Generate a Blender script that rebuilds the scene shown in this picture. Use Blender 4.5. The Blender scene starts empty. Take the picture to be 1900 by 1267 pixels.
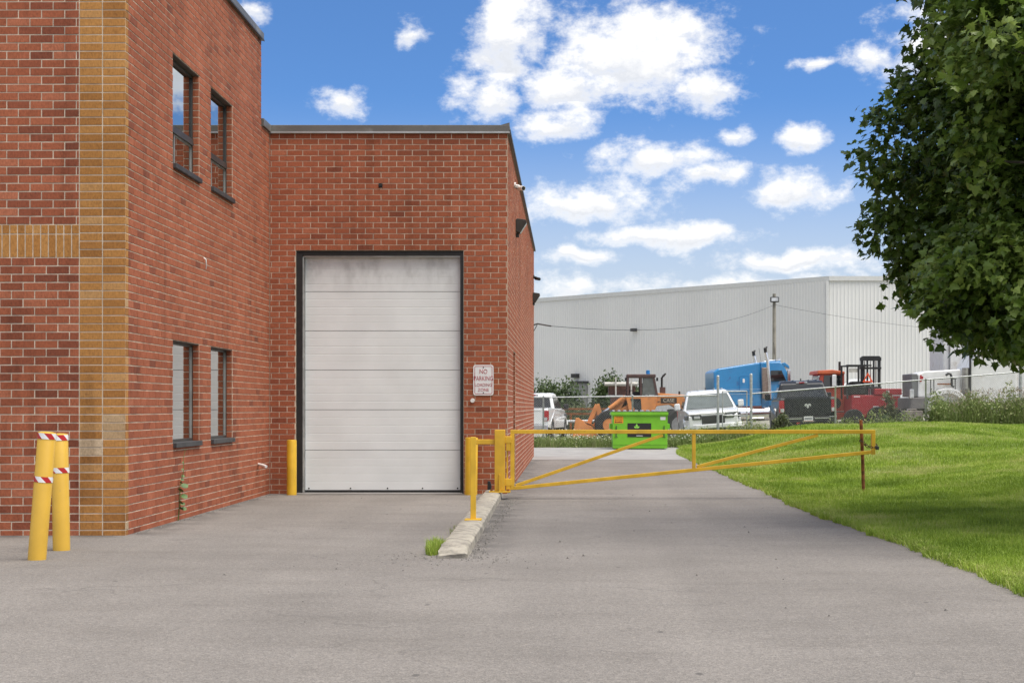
import bpy, bmesh, math, random
import numpy as np
from mathutils import Vector, Matrix, noise as mnoise

random.seed(7)
rng = np.random.default_rng(11)
R = math.radians
SC = bpy.context.scene
COL = SC.collection

# ------------------------------------------------------------------ camera
cam_d = bpy.data.cameras.new('camera')
cam = bpy.data.objects.new('camera', cam_d)
COL.objects.link(cam)
cam.location = (0.0, 0.0, 1.303)
cam.rotation_euler = (R(90), 0, 0)
cam_d.sensor_width = 36.0
cam_d.lens = 36.0 * 2800 / 1900
cam_d.shift_x = -105.0 / 1900
cam_d.shift_y = 121.5 / 1900
cam_d.clip_start = 0.1
cam_d.clip_end = 6000
SC.camera = cam
SC.render.engine = 'CYCLES'
SC.render.resolution_x, SC.render.resolution_y = 1024, 682
SC.cycles.use_denoising = True
SC.cycles.max_bounces = 5
SC.cycles.transparent_max_bounces = 12
SC.view_settings.view_transform = 'Standard'
SC.view_settings.look = 'None'
SC.view_settings.exposure = 1.30
SC.view_settings.gamma = 1.0
SC.view_settings.use_curve_mapping = False

# ------------------------------------------------------------------ sky and sun
SUN_ELEV, SUN_AZ = R(66), R(116)          # azimuth clockwise from +Y
world = bpy.data.worlds.new('World')
SC.world = world
world.use_nodes = True
world.cycles.sampling_method = 'MANUAL'
world.cycles.sample_map_resolution = 512


def N(nt, kind, **kw):
    n = nt.nodes.new(kind)
    for k, v in kw.items():
        setattr(n, k, v)
    return n


def link(nt, a, b):
    nt.links.new(a, b)


def math_node(nt, op, a, b=None, c=None, clamp=False):
    n = N(nt, 'ShaderNodeMath', operation=op, use_clamp=clamp)
    for i, v in enumerate((a, b, c)):
        if v is None:
            continue
        if isinstance(v, (int, float)):
            n.inputs[i].default_value = v
        else:
            link(nt, v, n.inputs[i])
    return n.outputs[0]


def vmath(nt, op, a, b=None):
    n = N(nt, 'ShaderNodeVectorMath', operation=op)
    for i, v in enumerate((a, b)):
        if v is None:
            continue
        if isinstance(v, (tuple, list)):
            n.inputs[i].default_value = v
        else:
            link(nt, v, n.inputs[i])
    return n.outputs['Value'] if op in ('LENGTH', 'DOT_PRODUCT') else n.outputs[0]


def mixc(nt, fac, a, b, blend='MIX'):
    n = N(nt, 'ShaderNodeMix', data_type='RGBA', blend_type=blend)
    n.clamp_factor = True
    for i, v in ((0, fac), (6, a), (7, b)):
        if isinstance(v, (int, float)):
            n.inputs[i].default_value = v
        elif isinstance(v, (tuple, list)):
            n.inputs[i].default_value = (*v[:3], 1)
        else:
            link(nt, v, n.inputs[i])
    return n.outputs[2]


def smooth(nt, v, lo, hi, out0=0.0, out1=1.0):
    n = N(nt, 'ShaderNodeMapRange', interpolation_type='SMOOTHSTEP')
    link(nt, v, n.inputs[0])
    n.inputs[1].default_value, n.inputs[2].default_value = lo, hi
    n.inputs[3].default_value, n.inputs[4].default_value = out0, out1
    return n.outputs[0]


# cumulus banks: direction (x, z for y = 1), half widths, weight
CLOUDS = [
    (-0.041, 0.250, 0.026, 0.050, 1.0), (0.038, 0.232, 0.056, 0.034, 1.0), (0.000, 0.210, 0.046, 0.018, .95),
    (-0.052, 0.205, 0.030, 0.016, .8), (0.092, 0.210, 0.022, 0.016, .85), (-0.008, 0.188, 0.032, 0.012, .9),
    (0.058, 0.163, 0.048, 0.013, .95), (0.090, 0.154, 0.032, 0.010, .85), (0.155, 0.178, 0.015, 0.011, .9),
    (0.148, 0.143, 0.032, 0.014, .9), (0.112, 0.180, 0.010, 0.006, .8), (0.012, 0.135, 0.056, 0.015, 1.0), (0.062, 0.113, 0.058, 0.009, .95),
    (0.004, 0.098, 0.034, 0.006, .85), (0.150, 0.098, 0.060, 0.008, .85), (-0.152, 0.203, 0.018, 0.013, .9),
    (-0.105, 0.248, 0.010, 0.011, .85), (0.200, 0.230, 0.018, 0.011, .85), (-0.212, 0.265, 0.014, 0.008, .75),
    (0.170, 0.226, 0.014, 0.004, .72), (0.09, 0.080, 0.3, 0.008, .45), (0.262, 0.235, 0.050, 0.034, 1.0), (0.060, 0.250, 0.05, 0.016, .8),  # the wide bank behind the tree is added to whiten the window reflections
]


def cloud_field(g, d):
    """density of the cumulus at a sky direction, and its lit/shaded balance"""
    warp = N(g, 'ShaderNodeTexNoise')
    warp.inputs['Scale'].default_value = 34
    warp.inputs['Detail'].default_value = 1
    link(g, d, warp.inputs['Vector'])
    wv = N(g, 'ShaderNodeVectorMath', operation='MULTIPLY_ADD')
    link(g, warp.outputs['Color'], wv.inputs[0])
    wv.inputs[1].default_value = (.026, 0, .017)
    link(g, vmath(g, 'SUBTRACT', d, (.013, 0, .0085)), wv.inputs[2])
    field = top = None
    for (cx, cz, a, b, w) in CLOUDS:
        q = math.sqrt(1 + cx * cx + cz * cz)
        n = N(g, 'ShaderNodeVectorMath', operation='MULTIPLY_ADD')
        link(g, wv.outputs[0], n.inputs[0])
        n.inputs[1].default_value = (1 / a, 0, 1 / b)
        n.inputs[2].default_value = (-cx / q / a, 0, -cz / q / b)
        m = math_node(g, 'MULTIPLY_ADD', vmath(g, 'LENGTH', n.outputs[0]), -0.62 * w, 0.66 * w)
        t2 = math_node(g, 'ADD', m, vmath(g, 'DOT_PRODUCT', n.outputs[0], (0, 0, .2)))
        field = m if field is None else math_node(g, 'MAXIMUM', field, m)
        top = t2 if top is None else math_node(g, 'MAXIMUM', top, t2)
    lift = math_node(g, 'SUBTRACT', top, field)
    sx = N(g, 'ShaderNodeSeparateXYZ')
    link(g, d, sx.inputs[0])
    fwd = smooth(g, sx.outputs[1], .55, .85)
    field = math_node(g, 'MULTIPLY', math_node(g, 'MAXIMUM', field, -.42), fwd)
    # cumulus for the unseen sky, added thicker to brighten and neutralise ambient light
    big = N(g, 'ShaderNodeTexNoise')
    big.inputs['Scale'].default_value = 3.2
    big.inputs['Detail'].default_value = 1
    link(g, vmath(g, 'MULTIPLY', d, (1, 1, 2.2)), big.inputs['Vector'])
    rest = math_node(g, 'MULTIPLY_ADD', big.outputs[0], 2.3, -.82)
    field = math_node(g, 'MULTIPLY_ADD', rest, math_node(g, 'SUBTRACT', 1.0, fwd), field)
    fb = N(g, 'ShaderNodeTexNoise')
    fb.inputs['Scale'].default_value = 48
    fb.inputs['Detail'].default_value = 6
    fb.inputs['Roughness'].default_value = .64
    link(g, vmath(g, 'MULTIPLY', d, (1, 1, 1.5)), fb.inputs['Vector'])
    f = math_node(g, 'MULTIPLY_ADD', fb.outputs[0], 1.3, -.65)
    return math_node(g, 'ADD', field, f), fb.outputs[0], field, math_node(g, 'MULTIPLY_ADD', f, .22, lift)


wn = world.node_tree
wn.nodes.clear()
tc = N(wn, 'ShaderNodeTexCoord')
DIR = tc.outputs['Generated']
dens, puff, core, lift = cloud_field(wn, DIR)
mask = smooth(wn, dens, -.08, .46)
thick = smooth(wn, dens, .15, .6)
litmix = math_node(wn, 'MAXIMUM', smooth(wn, lift, -.13, .03), math_node(wn, 'SUBTRACT', 1.0, thick))
cloudcol = mixc(wn, litmix, (.285, .300, .330), (.455, .452, .448))
sky = N(wn, 'ShaderNodeTexSky', sky_type='NISHITA')
sky.sun_disc = False
sky.sun_elevation = SUN_ELEV
sky.sun_rotation = SUN_AZ
sky.altitude = 300
sky.air_density = 1.0
sky.dust_density = 1.0
sky.ozone_density = 2.5
link(wn, vmath(wn, 'NORMALIZE', vmath(wn, 'MULTIPLY', DIR, (1, 1, 1.7))), sky.inputs[0])
SKY_S = 0.095
skyc = vmath(wn, 'MULTIPLY', sky.outputs[0], (SKY_S * .38, SKY_S * .57, SKY_S * .76))
sep = N(wn, 'ShaderNodeSeparateXYZ'); link(wn, DIR, sep.inputs[0])
haze_f = smooth(wn, sep.outputs[2], .205, .050, 0, .86)
skyc = mixc(wn, haze_f, skyc, (.270, .296, .324))
col = mixc(wn, math_node(wn, 'MULTIPLY', mask, .96), skyc, cloudcol)
bg = N(wn, 'ShaderNodeBackground')
bg.inputs[1].default_value = 1.0
link(wn, col, bg.inputs[0])
wo = N(wn, 'ShaderNodeOutputWorld')
link(wn, bg.outputs[0], wo.inputs[0])

sun_d = bpy.data.lights.new('sun', 'SUN')
sun_d.energy = 2.1
sun_d.angle = R(48)
sun_d.color = (1.0, .94, .85)
sun = bpy.data.objects.new('sun', sun_d)
COL.objects.link(sun)
_to = Vector((math.sin(SUN_AZ) * math.cos(SUN_ELEV), math.cos(SUN_AZ) * math.cos(SUN_ELEV), math.sin(SUN_ELEV)))
sun.rotation_euler = (-_to).to_track_quat('-Z', 'Y').to_euler()
sun.location = (20, -10, 30)


# ------------------------------------------------------------------ materials
MATS = {}


def pmat(name, col, rough=.6, metal=0.0, var=.12, scale=6.0, bump=0.0, bscale=60.0, spec=.5, coat=0.0,
         stain=None, stain_scale=2.0, stain_lo=.55, stain_hi=.7, emit=None):
    """Principled material, colour broken up by world-space noise; stain = (colour) worn patches."""
    if name in MATS:
        return MATS[name]
    m = bpy.data.materials.new(name)
    m.use_nodes = True
    nt = m.node_tree
    b = nt.nodes['Principled BSDF']
    geo = N(nt, 'ShaderNodeNewGeometry')
    no = N(nt, 'ShaderNodeTexNoise')
    no.inputs['Scale'].default_value = scale
    no.inputs['Detail'].default_value = 5
    link(nt, geo.outputs['Position'], no.inputs['Vector'])
    lo = tuple(c * (1 - var) for c in col)
    hi = tuple(min(1, c * (1 + var)) for c in col)
    c = mixc(nt, smooth(nt, no.outputs[0], .3, .7), lo, hi)
    if stain:
        ns = N(nt, 'ShaderNodeTexNoise')
        ns.inputs['Scale'].default_value = stain_scale
        ns.inputs['Detail'].default_value = 7
        ns.inputs['Roughness'].default_value = .65
        link(nt, geo.outputs['Position'], ns.inputs['Vector'])
        c = mixc(nt, smooth(nt, ns.outputs[0], stain_lo, stain_hi), c, stain)
    link(nt, c, b.inputs['Base Color'])
    b.inputs['Roughness'].default_value = rough
    b.inputs['Metallic'].default_value = metal
    b.inputs['Specular IOR Level'].default_value = spec
    if coat:
        b.inputs['Coat Weight'].default_value = coat
        b.inputs['Coat Roughness'].default_value = .06
    if bump:
        nb = N(nt, 'ShaderNodeTexNoise')
        nb.inputs['Scale'].default_value = bscale
        nb.inputs['Detail'].default_value = 4
        link(nt, geo.outputs['Position'], nb.inputs['Vector'])
        bp = N(nt, 'ShaderNodeBump')
        bp.inputs['Strength'].default_value = bump
        bp.inputs['Distance'].default_value = .01
        link(nt, nb.outputs[0], bp.inputs['Height'])
        link(nt, bp.outputs[0], b.inputs['Normal'])
    MATS[name] = m
    return m


def ramp(nt, fac, stops):
    r = N(nt, 'ShaderNodeValToRGB')
    e = r.color_ramp.elements
    while len(e) < len(stops):
        e.new(.5)
    for i, (p, c) in enumerate(stops):
        e[i].position = p
        e[i].color = (*c, 1)
    link(nt, fac, r.inputs[0])
    return r.outputs[0]


def brick_mat(name, stops, source):
    m = bpy.data.materials.new(name)
    m.use_nodes = True
    nt = m.node_tree
    b = nt.nodes['Principled BSDF']
    if source == 'object':
        tone = N(nt, 'ShaderNodeObjectInfo').outputs['Random']
    else:
        at = N(nt, 'ShaderNodeAttribute', attribute_name='tone')
        tone = at.outputs['Fac']
    c = ramp(nt, tone, stops)
    pos = N(nt, 'ShaderNodeNewGeometry').outputs['Position']
    n1 = N(nt, 'ShaderNodeTexNoise'); n1.inputs['Scale'].default_value = 55; n1.inputs['Detail'].default_value = 6
    link(nt, vmath(nt, 'MULTIPLY', pos, (1, 1, .5)), n1.inputs['Vector'])
    n1.inputs['Roughness'].default_value = .75
    c = mixc(nt, 1.0, c, ramp(nt, n1.outputs[0], [(.3, (.64, .62, .60)), (.5, (1, 1, 1)), (.72, (1.32, 1.34, 1.34))]), 'MULTIPLY')
    n2 = N(nt, 'ShaderNodeTexNoise'); n2.inputs['Scale'].default_value = .9; n2.inputs['Detail'].default_value = 6
    link(nt, vmath(nt, 'MULTIPLY', pos, (1, 1, .45)), n2.inputs['Vector'])
    c = mixc(nt, 1.0, c, ramp(nt, n2.outputs[0], [(.3, (.84, .82, .80)), (.7, (1.1, 1.1, 1.12))]), 'MULTIPLY')
    st = N(nt, 'ShaderNodeTexNoise'); st.inputs['Scale'].default_value = 5.5; st.inputs['Detail'].default_value = 5
    link(nt, vmath(nt, 'MULTIPLY', pos, (1, 1, .07)), st.inputs['Vector'])
    c = mixc(nt, 1.0, c, ramp(nt, st.outputs[0], [(.28, (.74, .72, .70)), (.45, (1, 1, 1)), (1, (1.04, 1.03, 1.02))]), 'MULTIPLY')
    # lime bloom and mortar smears
    n3 = N(nt, 'ShaderNodeTexNoise'); n3.inputs['Scale'].default_value = 7; n3.inputs['Detail'].default_value = 8
    n3.inputs['Roughness'].default_value = .7
    link(nt, pos, n3.inputs['Vector'])
    c = mixc(nt, smooth(nt, n3.outputs[0], .66, .84, 0, .45), c, (.47, .36, .27))
    link(nt, c, b.inputs['Base Color'])
    b.inputs['Roughness'].default_value = .88
    b.inputs['Specular IOR Level'].default_value = .3
    bp = N(nt, 'ShaderNodeBump'); bp.inputs['Strength'].default_value = .5; bp.inputs['Distance'].default_value = .006
    link(nt, n1.outputs[0], bp.inputs['Height'])
    link(nt, bp.outputs[0], b.inputs['Normal'])
    return m


RED = [(0, (.185, .056, .030)), (.15, (.240, .070, .036)), (.5, (.315, .094, .045)), (.8, (.360, .113, .056)), (1, (.400, .138, .073))]
BUFF = [(0, (.31, .135, .036)), (.4, (.40, .182, .049)), (.85, (.455, .222, .066)), (.99, (.48, .27, .11)), (1, (.50, .40, .27))]
M_BRICK_O = brick_mat('red_brick_single', RED, 'object')
M_BRICK_A = brick_mat('red_brick_mass', RED, 'attr')
M_BUFF_O = brick_mat('buff_brick_single', BUFF, 'object')
M_BUFF_P = brick_mat('weathered_buff_brick', [(0, (.42, .28, .15)), (.5, (.50, .36, .22)), (1, (.56, .43, .29))], 'object')
M_BUFF_A = brick_mat('buff_brick_mass', BUFF, 'attr')
M_MORTAR = pmat('mortar', (.60, .505, .395), .95, var=.16, scale=9, bump=.4, bscale=120, stain=(.40, .35, .29), stain_scale=1.3)
M_ASPH = None


# ------------------------------------------------------------------ mesh helpers
def box(bm, c, s, rot=None):
    M = Matrix.Translation(c)
    if rot is not None:
        M = M @ rot
    M = M @ Matrix.Diagonal((*s, 1))
    bmesh.ops.create_cube(bm, size=1, matrix=M)


def bx(bm, x0, x1, y0, y1, z0, z1):
    box(bm, ((x0 + x1) / 2, (y0 + y1) / 2, (z0 + z1) / 2), (abs(x1 - x0), abs(y1 - y0), abs(z1 - z0)))


def cyl(bm, p0, p1, r, n=12, r2=None, caps=True):
    p0, p1 = Vector(p0), Vector(p1)
    d = p1 - p0
    q = d.to_track_quat('Z', 'Y').to_matrix().to_4x4()
    bmesh.ops.create_cone(bm, cap_ends=caps, segments=n, radius1=r, radius2=r if r2 is None else r2, depth=d.length,
                          matrix=Matrix.Translation((p0 + p1) / 2) @ q)


def bar(bm, p0, p1, w, h=None):
    """square bar between two points"""
    h = h or w
    p0, p1 = Vector(p0), Vector(p1)
    d = p1 - p0
    if abs(d.normalized().z) > .99:
        q = Matrix.Identity(4)
        box(bm, (p0 + p1) / 2, (w, h, d.length))
        return
    x = d.normalized()
    y = Vector((0, 0, 1)).cross(x).normalized()
    z = x.cross(y)
    q = Matrix((x, y, z)).transposed().to_4x4()
    box(bm, (p0 + p1) / 2, (d.length, w, h), q)


def tube(bm, pts, radii, n=8):
    pts = [Vector(p) for p in pts]
    if isinstance(radii, (int, float)):
        radii = [radii] * len(pts)
    rings = []
    up = Vector((.31, .17, .93))
    for i, p in enumerate(pts):
        t = (pts[min(i + 1, len(pts) - 1)] - pts[max(i - 1, 0)]).normalized()
        a = t.cross(up)
        if a.length < .05:
            a = t.cross(Vector((1, 0, 0)))
        a.normalize()
        b = t.cross(a)
        rings.append([bm.verts.new(p + (a * math.cos(2 * math.pi * k / n) + b * math.sin(2 * math.pi * k / n)) * radii[i]) for k in range(n)])
    for r0, r1 in zip(rings, rings[1:]):
        for k in range(n):
            bm.faces.new((r0[k], r0[(k + 1) % n], r1[(k + 1) % n], r1[k]))
    bm.faces.new(rings[0][::-1]); bm.faces.new(rings[-1])


def prism(bm, prof, y0, y1, inset=None):
    """polygon (x,z) pulled along y; inset(x,z) -> fraction drawn in towards the middle"""
    ym, hw = (y0 + y1) / 2, (y1 - y0) / 2
    def ring(sgn):
        out = []
        for (x, z) in prof:
            k = 1 - (inset(x, z) if inset else 0)
            out.append(bm.verts.new((x, ym + sgn * hw * k, z)))
        return out
    a, b = ring(-1), ring(1)
    n = len(prof)
    for i in range(n):
        j = (i + 1) % n
        bm.faces.new((a[i], a[j], b[j], b[i]))
    bm.faces.new(a[::-1]); bm.faces.new(b)


def prism_xy(bm, prof, z0, z1):
    a = [bm.verts.new((x, y, z0)) for x, y in prof]
    b = [bm.verts.new((x, y, z1)) for x, y in prof]
    n = len(prof)
    for i in range(n):
        j = (i + 1) % n
        bm.faces.new((a[i], a[j], b[j], b[i]))
    bm.faces.new(a[::-1]); bm.faces.new(b)


def lathe(bm, prof, c, n=20, axis='y', caps=True):
    """profile of (r, t) turned about an axis through c"""
    rings = []
    for r, t in prof:
        ring = []
        for k in range(n):
            a = 2 * math.pi * k / n
            if axis == 'y':
                v = (c[0] + r * math.cos(a), c[1] + t, c[2] + r * math.sin(a))
            elif axis == 'z':
                v = (c[0] + r * math.cos(a), c[1] + r * math.sin(a), c[2] + t)
            else:
                v = (c[0] + t, c[1] + r * math.cos(a), c[2] + r * math.sin(a))
            ring.append(bm.verts.new(v))
        rings.append(ring)
    for r0, r1 in zip(rings, rings[1:]):
        for k in range(n):
            bm.faces.new((r0[k], r0[(k + 1) % n], r1[(k + 1) % n], r1[k]))
    if caps:
        bm.faces.new(rings[0]); bm.faces.new(rings[-1][::-1])


def quad(bm, *p):
    bm.faces.new([bm.verts.new(v) for v in p])


def mk(name, bm, mat, parent=None, smooth_=False, bevel=0.0, segs=2, fix=True):
    if fix:
        bmesh.ops.recalc_face_normals(bm, faces=bm.faces)
    me = bpy.data.meshes.new(name)
    bm.to_mesh(me); bm.free()
    me.materials.append(mat)
    if smooth_:
        me.polygons.foreach_set('use_smooth', [True] * len(me.polygons))
    o = bpy.data.objects.new(name, me)
    COL.objects.link(o)
    o.parent = parent
    if bevel:
        b = o.modifiers.new('bevel', 'BEVEL')
        b.width = bevel; b.segments = segs; b.limit_method = 'ANGLE'; b.angle_limit = R(35)
    if smooth_:
        try:
            me.set_sharp_from_angle(angle=R(38))
        except Exception:
            pass
    return o


def from_np(name, V, F, mat, parent=None, tone=None, link_it=True):
    """V (n,3); F (m,k) one face size"""
    me = bpy.data.meshes.new(name)
    V = np.asarray(V, dtype=np.float32); F = np.asarray(F, dtype=np.int32)
    k = F.shape[1]
    me.vertices.add(len(V)); me.vertices.foreach_set('co', V.ravel())
    me.loops.add(F.size); me.loops.foreach_set('vertex_index', F.ravel())
    me.polygons.add(len(F))
    me.polygons.foreach_set('loop_start', np.arange(0, F.size, k, dtype=np.int32))
    me.polygons.foreach_set('loop_total', np.full(len(F), k, dtype=np.int32))
    if tone is not None:
        a = me.attributes.new('tone', 'FLOAT', 'FACE')
        a.data.foreach_set('value', np.asarray(tone, dtype=np.float32))
    me.polygons.foreach_set('use_smooth', np.zeros(len(F), dtype=bool))
    me.update(calc_edges=True)
    me.materials.append(mat)
    if not link_it:
        return me
    o = bpy.data.objects.new(name, me)
    COL.objects.link(o); o.parent = parent
    return o


def thing(name, label, cat, loc=(0, 0, 0), rot=(0, 0, 0), group=None):
    o = bpy.data.objects.new(name, None)
    COL.objects.link(o)
    o.empty_display_size = .3
    o.location = loc; o.rotation_euler = rot
    return tag(o, label, cat, group)


def tag(o, label=None, cat=None, group=None, kind=None):
    if label: o['label'] = label
    if cat: o['category'] = cat
    if group: o['group'] = group
    if kind: o['kind'] = kind
    return o


def B():
    return bmesh.new()


def text_mesh(name, body, size, mat, parent, loc, rot=(R(90), 0, 0), xs=1.0, align='CENTER', depth=.0015, bold=0.0):
    cu = bpy.data.curves.new(name, 'FONT')
    cu.body = body; cu.size = size; cu.align_x = align; cu.align_y = 'CENTER'
    cu.extrude = depth; cu.offset = bold
    t = bpy.data.objects.new(name + '_curve', cu)
    COL.objects.link(t)
    dg = bpy.context.evaluated_depsgraph_get()
    me = bpy.data.meshes.new_from_object(t.evaluated_get(dg))
    bpy.data.objects.remove(t); bpy.data.curves.remove(cu)
    me.name = name
    me.materials.clear(); me.materials.append(mat)
    o = bpy.data.objects.new(name, me)
    COL.objects.link(o)
    o.parent = parent
    o.location = loc; o.rotation_euler = rot; o.scale = (xs, 1, 1)
    return o


def sstep(a, b, x):
    t = np.clip((np.asarray(x, dtype=float) - a) / (b - a), 0, 1)
    return t * t * (3 - 2 * t)

# ------------------------------------------------------------------ ground, drive, lawn
def gh(X, Y):
    """height of the grass bank and of the yard beyond it"""
    X = np.asarray(X, dtype=float); Y = np.asarray(Y, dtype=float)
    yard = .055 * np.clip(X - 3.2, 0, 16) * sstep(34, 50, Y)
    A = .55 * sstep(3.1, 7.6, X) - .30 * sstep(9.5, 14.5, X)
    bank = A * sstep(21, 41, Y) * (1 - sstep(44, 50, Y))
    near = .30 * sstep(4.4, 9, X) * (1 - sstep(24, 34, Y))
    lump = .05 * np.sin(X * 1.1 + .6) * np.sin(Y * .55 + X * .3) * sstep(3.6, 6, X) * (1 - sstep(44, 49, Y))
    return yard + bank + near + lump


def asphalt_mat():
    m = bpy.data.materials.new('worn_asphalt')
    m.use_nodes = True
    nt = m.node_tree
    b = nt.nodes['Principled BSDF']
    pos = N(nt, 'ShaderNodeNewGeometry').outputs['Position']
    def nz(scale, det=5, rough=.6, vec=None):
        n = N(nt, 'ShaderNodeTexNoise')
        n.inputs['Scale'].default_value = scale; n.inputs['Detail'].default_value = det
        n.inputs['Roughness'].default_value = rough
        link(nt, vec or pos, n.inputs['Vector'])
        return n.outputs[0]
    c = ramp(nt, nz(.35, 6), [(.3, (.164, .150, .138)), (.5, (.192, .176, .162)), (.7, (.222, .204, .188))])
    streak = vmath(nt, 'MULTIPLY', pos, (.5, 1.6, 1))
    c = mixc(nt, 1, c, ramp(nt, nz(1.3, 6, .7, streak), [(.32, (.90, .895, .89)), (.5, (1, 1, 1)), (.7, (1.05, 1.05, 1.05))]), 'MULTIPLY')
    # wheel tracks worn along the drive
    trk = nz(1.6, 3, .5, vmath(nt, 'MULTIPLY', pos, (1, .045, 1)))
    c = mixc(nt, 1, c, ramp(nt, trk, [(.3, (.93, .93, .93)), (.7, (1.06, 1.06, 1.055))]), 'MULTIPLY')
    # aggregate
    vo = N(nt, 'ShaderNodeTexVoronoi'); vo.inputs['Scale'].default_value = 120
    link(nt, pos, vo.inputs['Vector'])
    agg = N(nt, 'ShaderNodeSeparateColor'); link(nt, vo.outputs['Color'], agg.inputs[0])
    c = mixc(nt, 1, c, ramp(nt, agg.outputs[0], [(.0, (.74, .735, .73)), (.35, (.94, .94, .94)), (.7, (1.04, 1.04, 1.04)), (1, (1.28, 1.27, 1.25))]), 'MULTIPLY')
    c = mixc(nt, 1, c, ramp(nt, nz(24, 4, .7), [(.3, (.84, .84, .84)), (.7, (1.14, 1.14, 1.14))]), 'MULTIPLY')
    # drag marks and oil spots
    drag = nz(2.2, 8, .75, vmath(nt, 'MULTIPLY', pos, (.35, 2.2, 1)))
    c = mixc(nt, smooth(nt, drag, .64, .76, 0, .30), c, (.085, .080, .078))
    sp = N(nt, 'ShaderNodeTexVoronoi'); sp.inputs['Scale'].default_value = 2.1; sp.inputs['Randomness'].default_value = 1
    link(nt, vmath(nt, 'MULTIPLY', pos, (1, .6, 1)), sp.inputs['Vector'])
    c = mixc(nt, smooth(nt, sp.outputs['Distance'], .055, .03, 0, .6), c, (.055, .052, .05))
    # hairline cracks
    cr = N(nt, 'ShaderNodeTexVoronoi', feature='DISTANCE_TO_EDGE'); cr.inputs['Scale'].default_value = .33
    wob = N(nt, 'ShaderNodeTexNoise'); wob.inputs['Scale'].default_value = 1.7; wob.inputs['Detail'].default_value = 6
    link(nt, pos, wob.inputs['Vector'])
    link(nt, vmath(nt, 'ADD', pos, vmath(nt, 'MULTIPLY', wob.outputs['Color'], (1.1, 1.1, 0))), cr.inputs['Vector'])
    crm = math_node(nt, 'MULTIPLY', smooth(nt, cr.outputs['Distance'], .0045, .0015), smooth(nt, nz(.6, 2), .46, .56))
    c = mixc(nt, math_node(nt, 'MULTIPLY', crm, .32), c, (.07, .066, .063))
    # dirt washed against the foot of the walls and the kerb
    sp_ = N(nt, 'ShaderNodeSeparateXYZ'); link(nt, pos, sp_.inputs[0])
    dn = nz(3.0, 7, .7)
    wx = math_node(nt, 'MULTIPLY', smooth(nt, sp_.outputs[0], -3.95, -4.5), smooth(nt, sp_.outputs[1], 15.2, 15.5))
    wy = math_node(nt, 'MULTIPLY', smooth(nt, sp_.outputs[1], 22.0, 22.7), smooth(nt, sp_.outputs[0], -.9, -1.0))
    wr = math_node(nt, 'MULTIPLY', smooth(nt, sp_.outputs[0], -.35, -.92), math_node(nt, 'MULTIPLY', smooth(nt, sp_.outputs[0], -1.1, -.9), smooth(nt, sp_.outputs[1], 12.8, 14.0)))
    wf_ = math_node(nt, 'MULTIPLY', smooth(nt, sp_.outputs[1], 14.9, 15.3), smooth(nt, sp_.outputs[0], -4.4, -4.55))
    dm = math_node(nt, 'MAXIMUM', math_node(nt, 'MAXIMUM', wx, wy), math_node(nt, 'MAXIMUM', wr, wf_))
    dm = math_node(nt, 'MULTIPLY', dm, smooth(nt, dn, .36, .62))
    c = mixc(nt, math_node(nt, 'MULTIPLY', dm, .75), c, (.065, .06, .056))
    link(nt, c, b.inputs['Base Color'])
    b.inputs['Roughness'].default_value = .9
    b.inputs['Specular IOR Level'].default_value = .3
    bp = N(nt, 'ShaderNodeBump'); bp.inputs['Strength'].default_value = .55; bp.inputs['Distance'].default_value = .006
    link(nt, math_node(nt, 'ADD', vo.outputs['Distance'], nz(60, 3)), bp.inputs['Height'])
    link(nt, bp.outputs[0], b.inputs['Normal'])
    return m


M_ASPH = asphalt_mat()
M_CONC = pmat('pale_concrete', (.275, .262, .25), .92, var=.12, scale=1.5, bump=.3, bscale=90, stain=(.22, .21, .20), stain_scale=.8)
M_GRAVEL = pmat('gravel_yard', (.27, .25, .22), .95, var=.3, scale=5, bump=.6, bscale=30, stain=(.16, .19, .08), stain_scale=.35, stain_lo=.5, stain_hi=.62)
M_SOIL = pmat('turf_base', (.15, .20, .032), .95, var=.35, scale=1.2, bump=.6, bscale=40, stain=(.26, .22, .10), stain_scale=.7, stain_lo=.55, stain_hi=.72)

bm = B(); quad(bm, (-3000, -600, -.08), (3000, -600, -.08), (3000, 5000, -.08), (-3000, 5000, -.08))
tag(mk('ground', bm, M_GRAVEL), kind='structure')


def edge_x(y):
    return 3.05 + (.02 * math.sin(y * .9) + .022 * math.sin(y * 2.7 + 1)) * (1 - .8 * float(sstep(25, 40, y))) + .2 * (1 - float(sstep(12, 19, y))) + .45 * float(sstep(40, 48.5, y))


ys = list(np.arange(-30, 38.01, .5))
bm = B()
rows = []
for y in ys:
    rows.append((bm.verts.new((-45, y, 0)), bm.verts.new((edge_x(y) + .25, y, 0))))
for a, c in zip(rows, rows[1:]):
    bm.faces.new((a[0], a[1], c[1], c[0]))
tag(mk('driveway', bm, M_ASPH), kind='structure')
bm = B()
ys2 = list(np.arange(37.4, 48.6, .7))
rows = []
for i, y in enumerate(ys2):
    rows.append((bm.verts.new((-45, y, -.006 + (0 if i else .01))), bm.verts.new((edge_x(y) + .3, y, -.006 + (0 if i else .01)))))
for a, c in zip(rows, rows[1:]):
    bm.faces.new((a[0], a[1], c[1], c[0]))
for v in bm.verts:
    v.co.z = .004
tag(mk('concrete_pad', bm, M_CONC), kind='structure')

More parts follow.
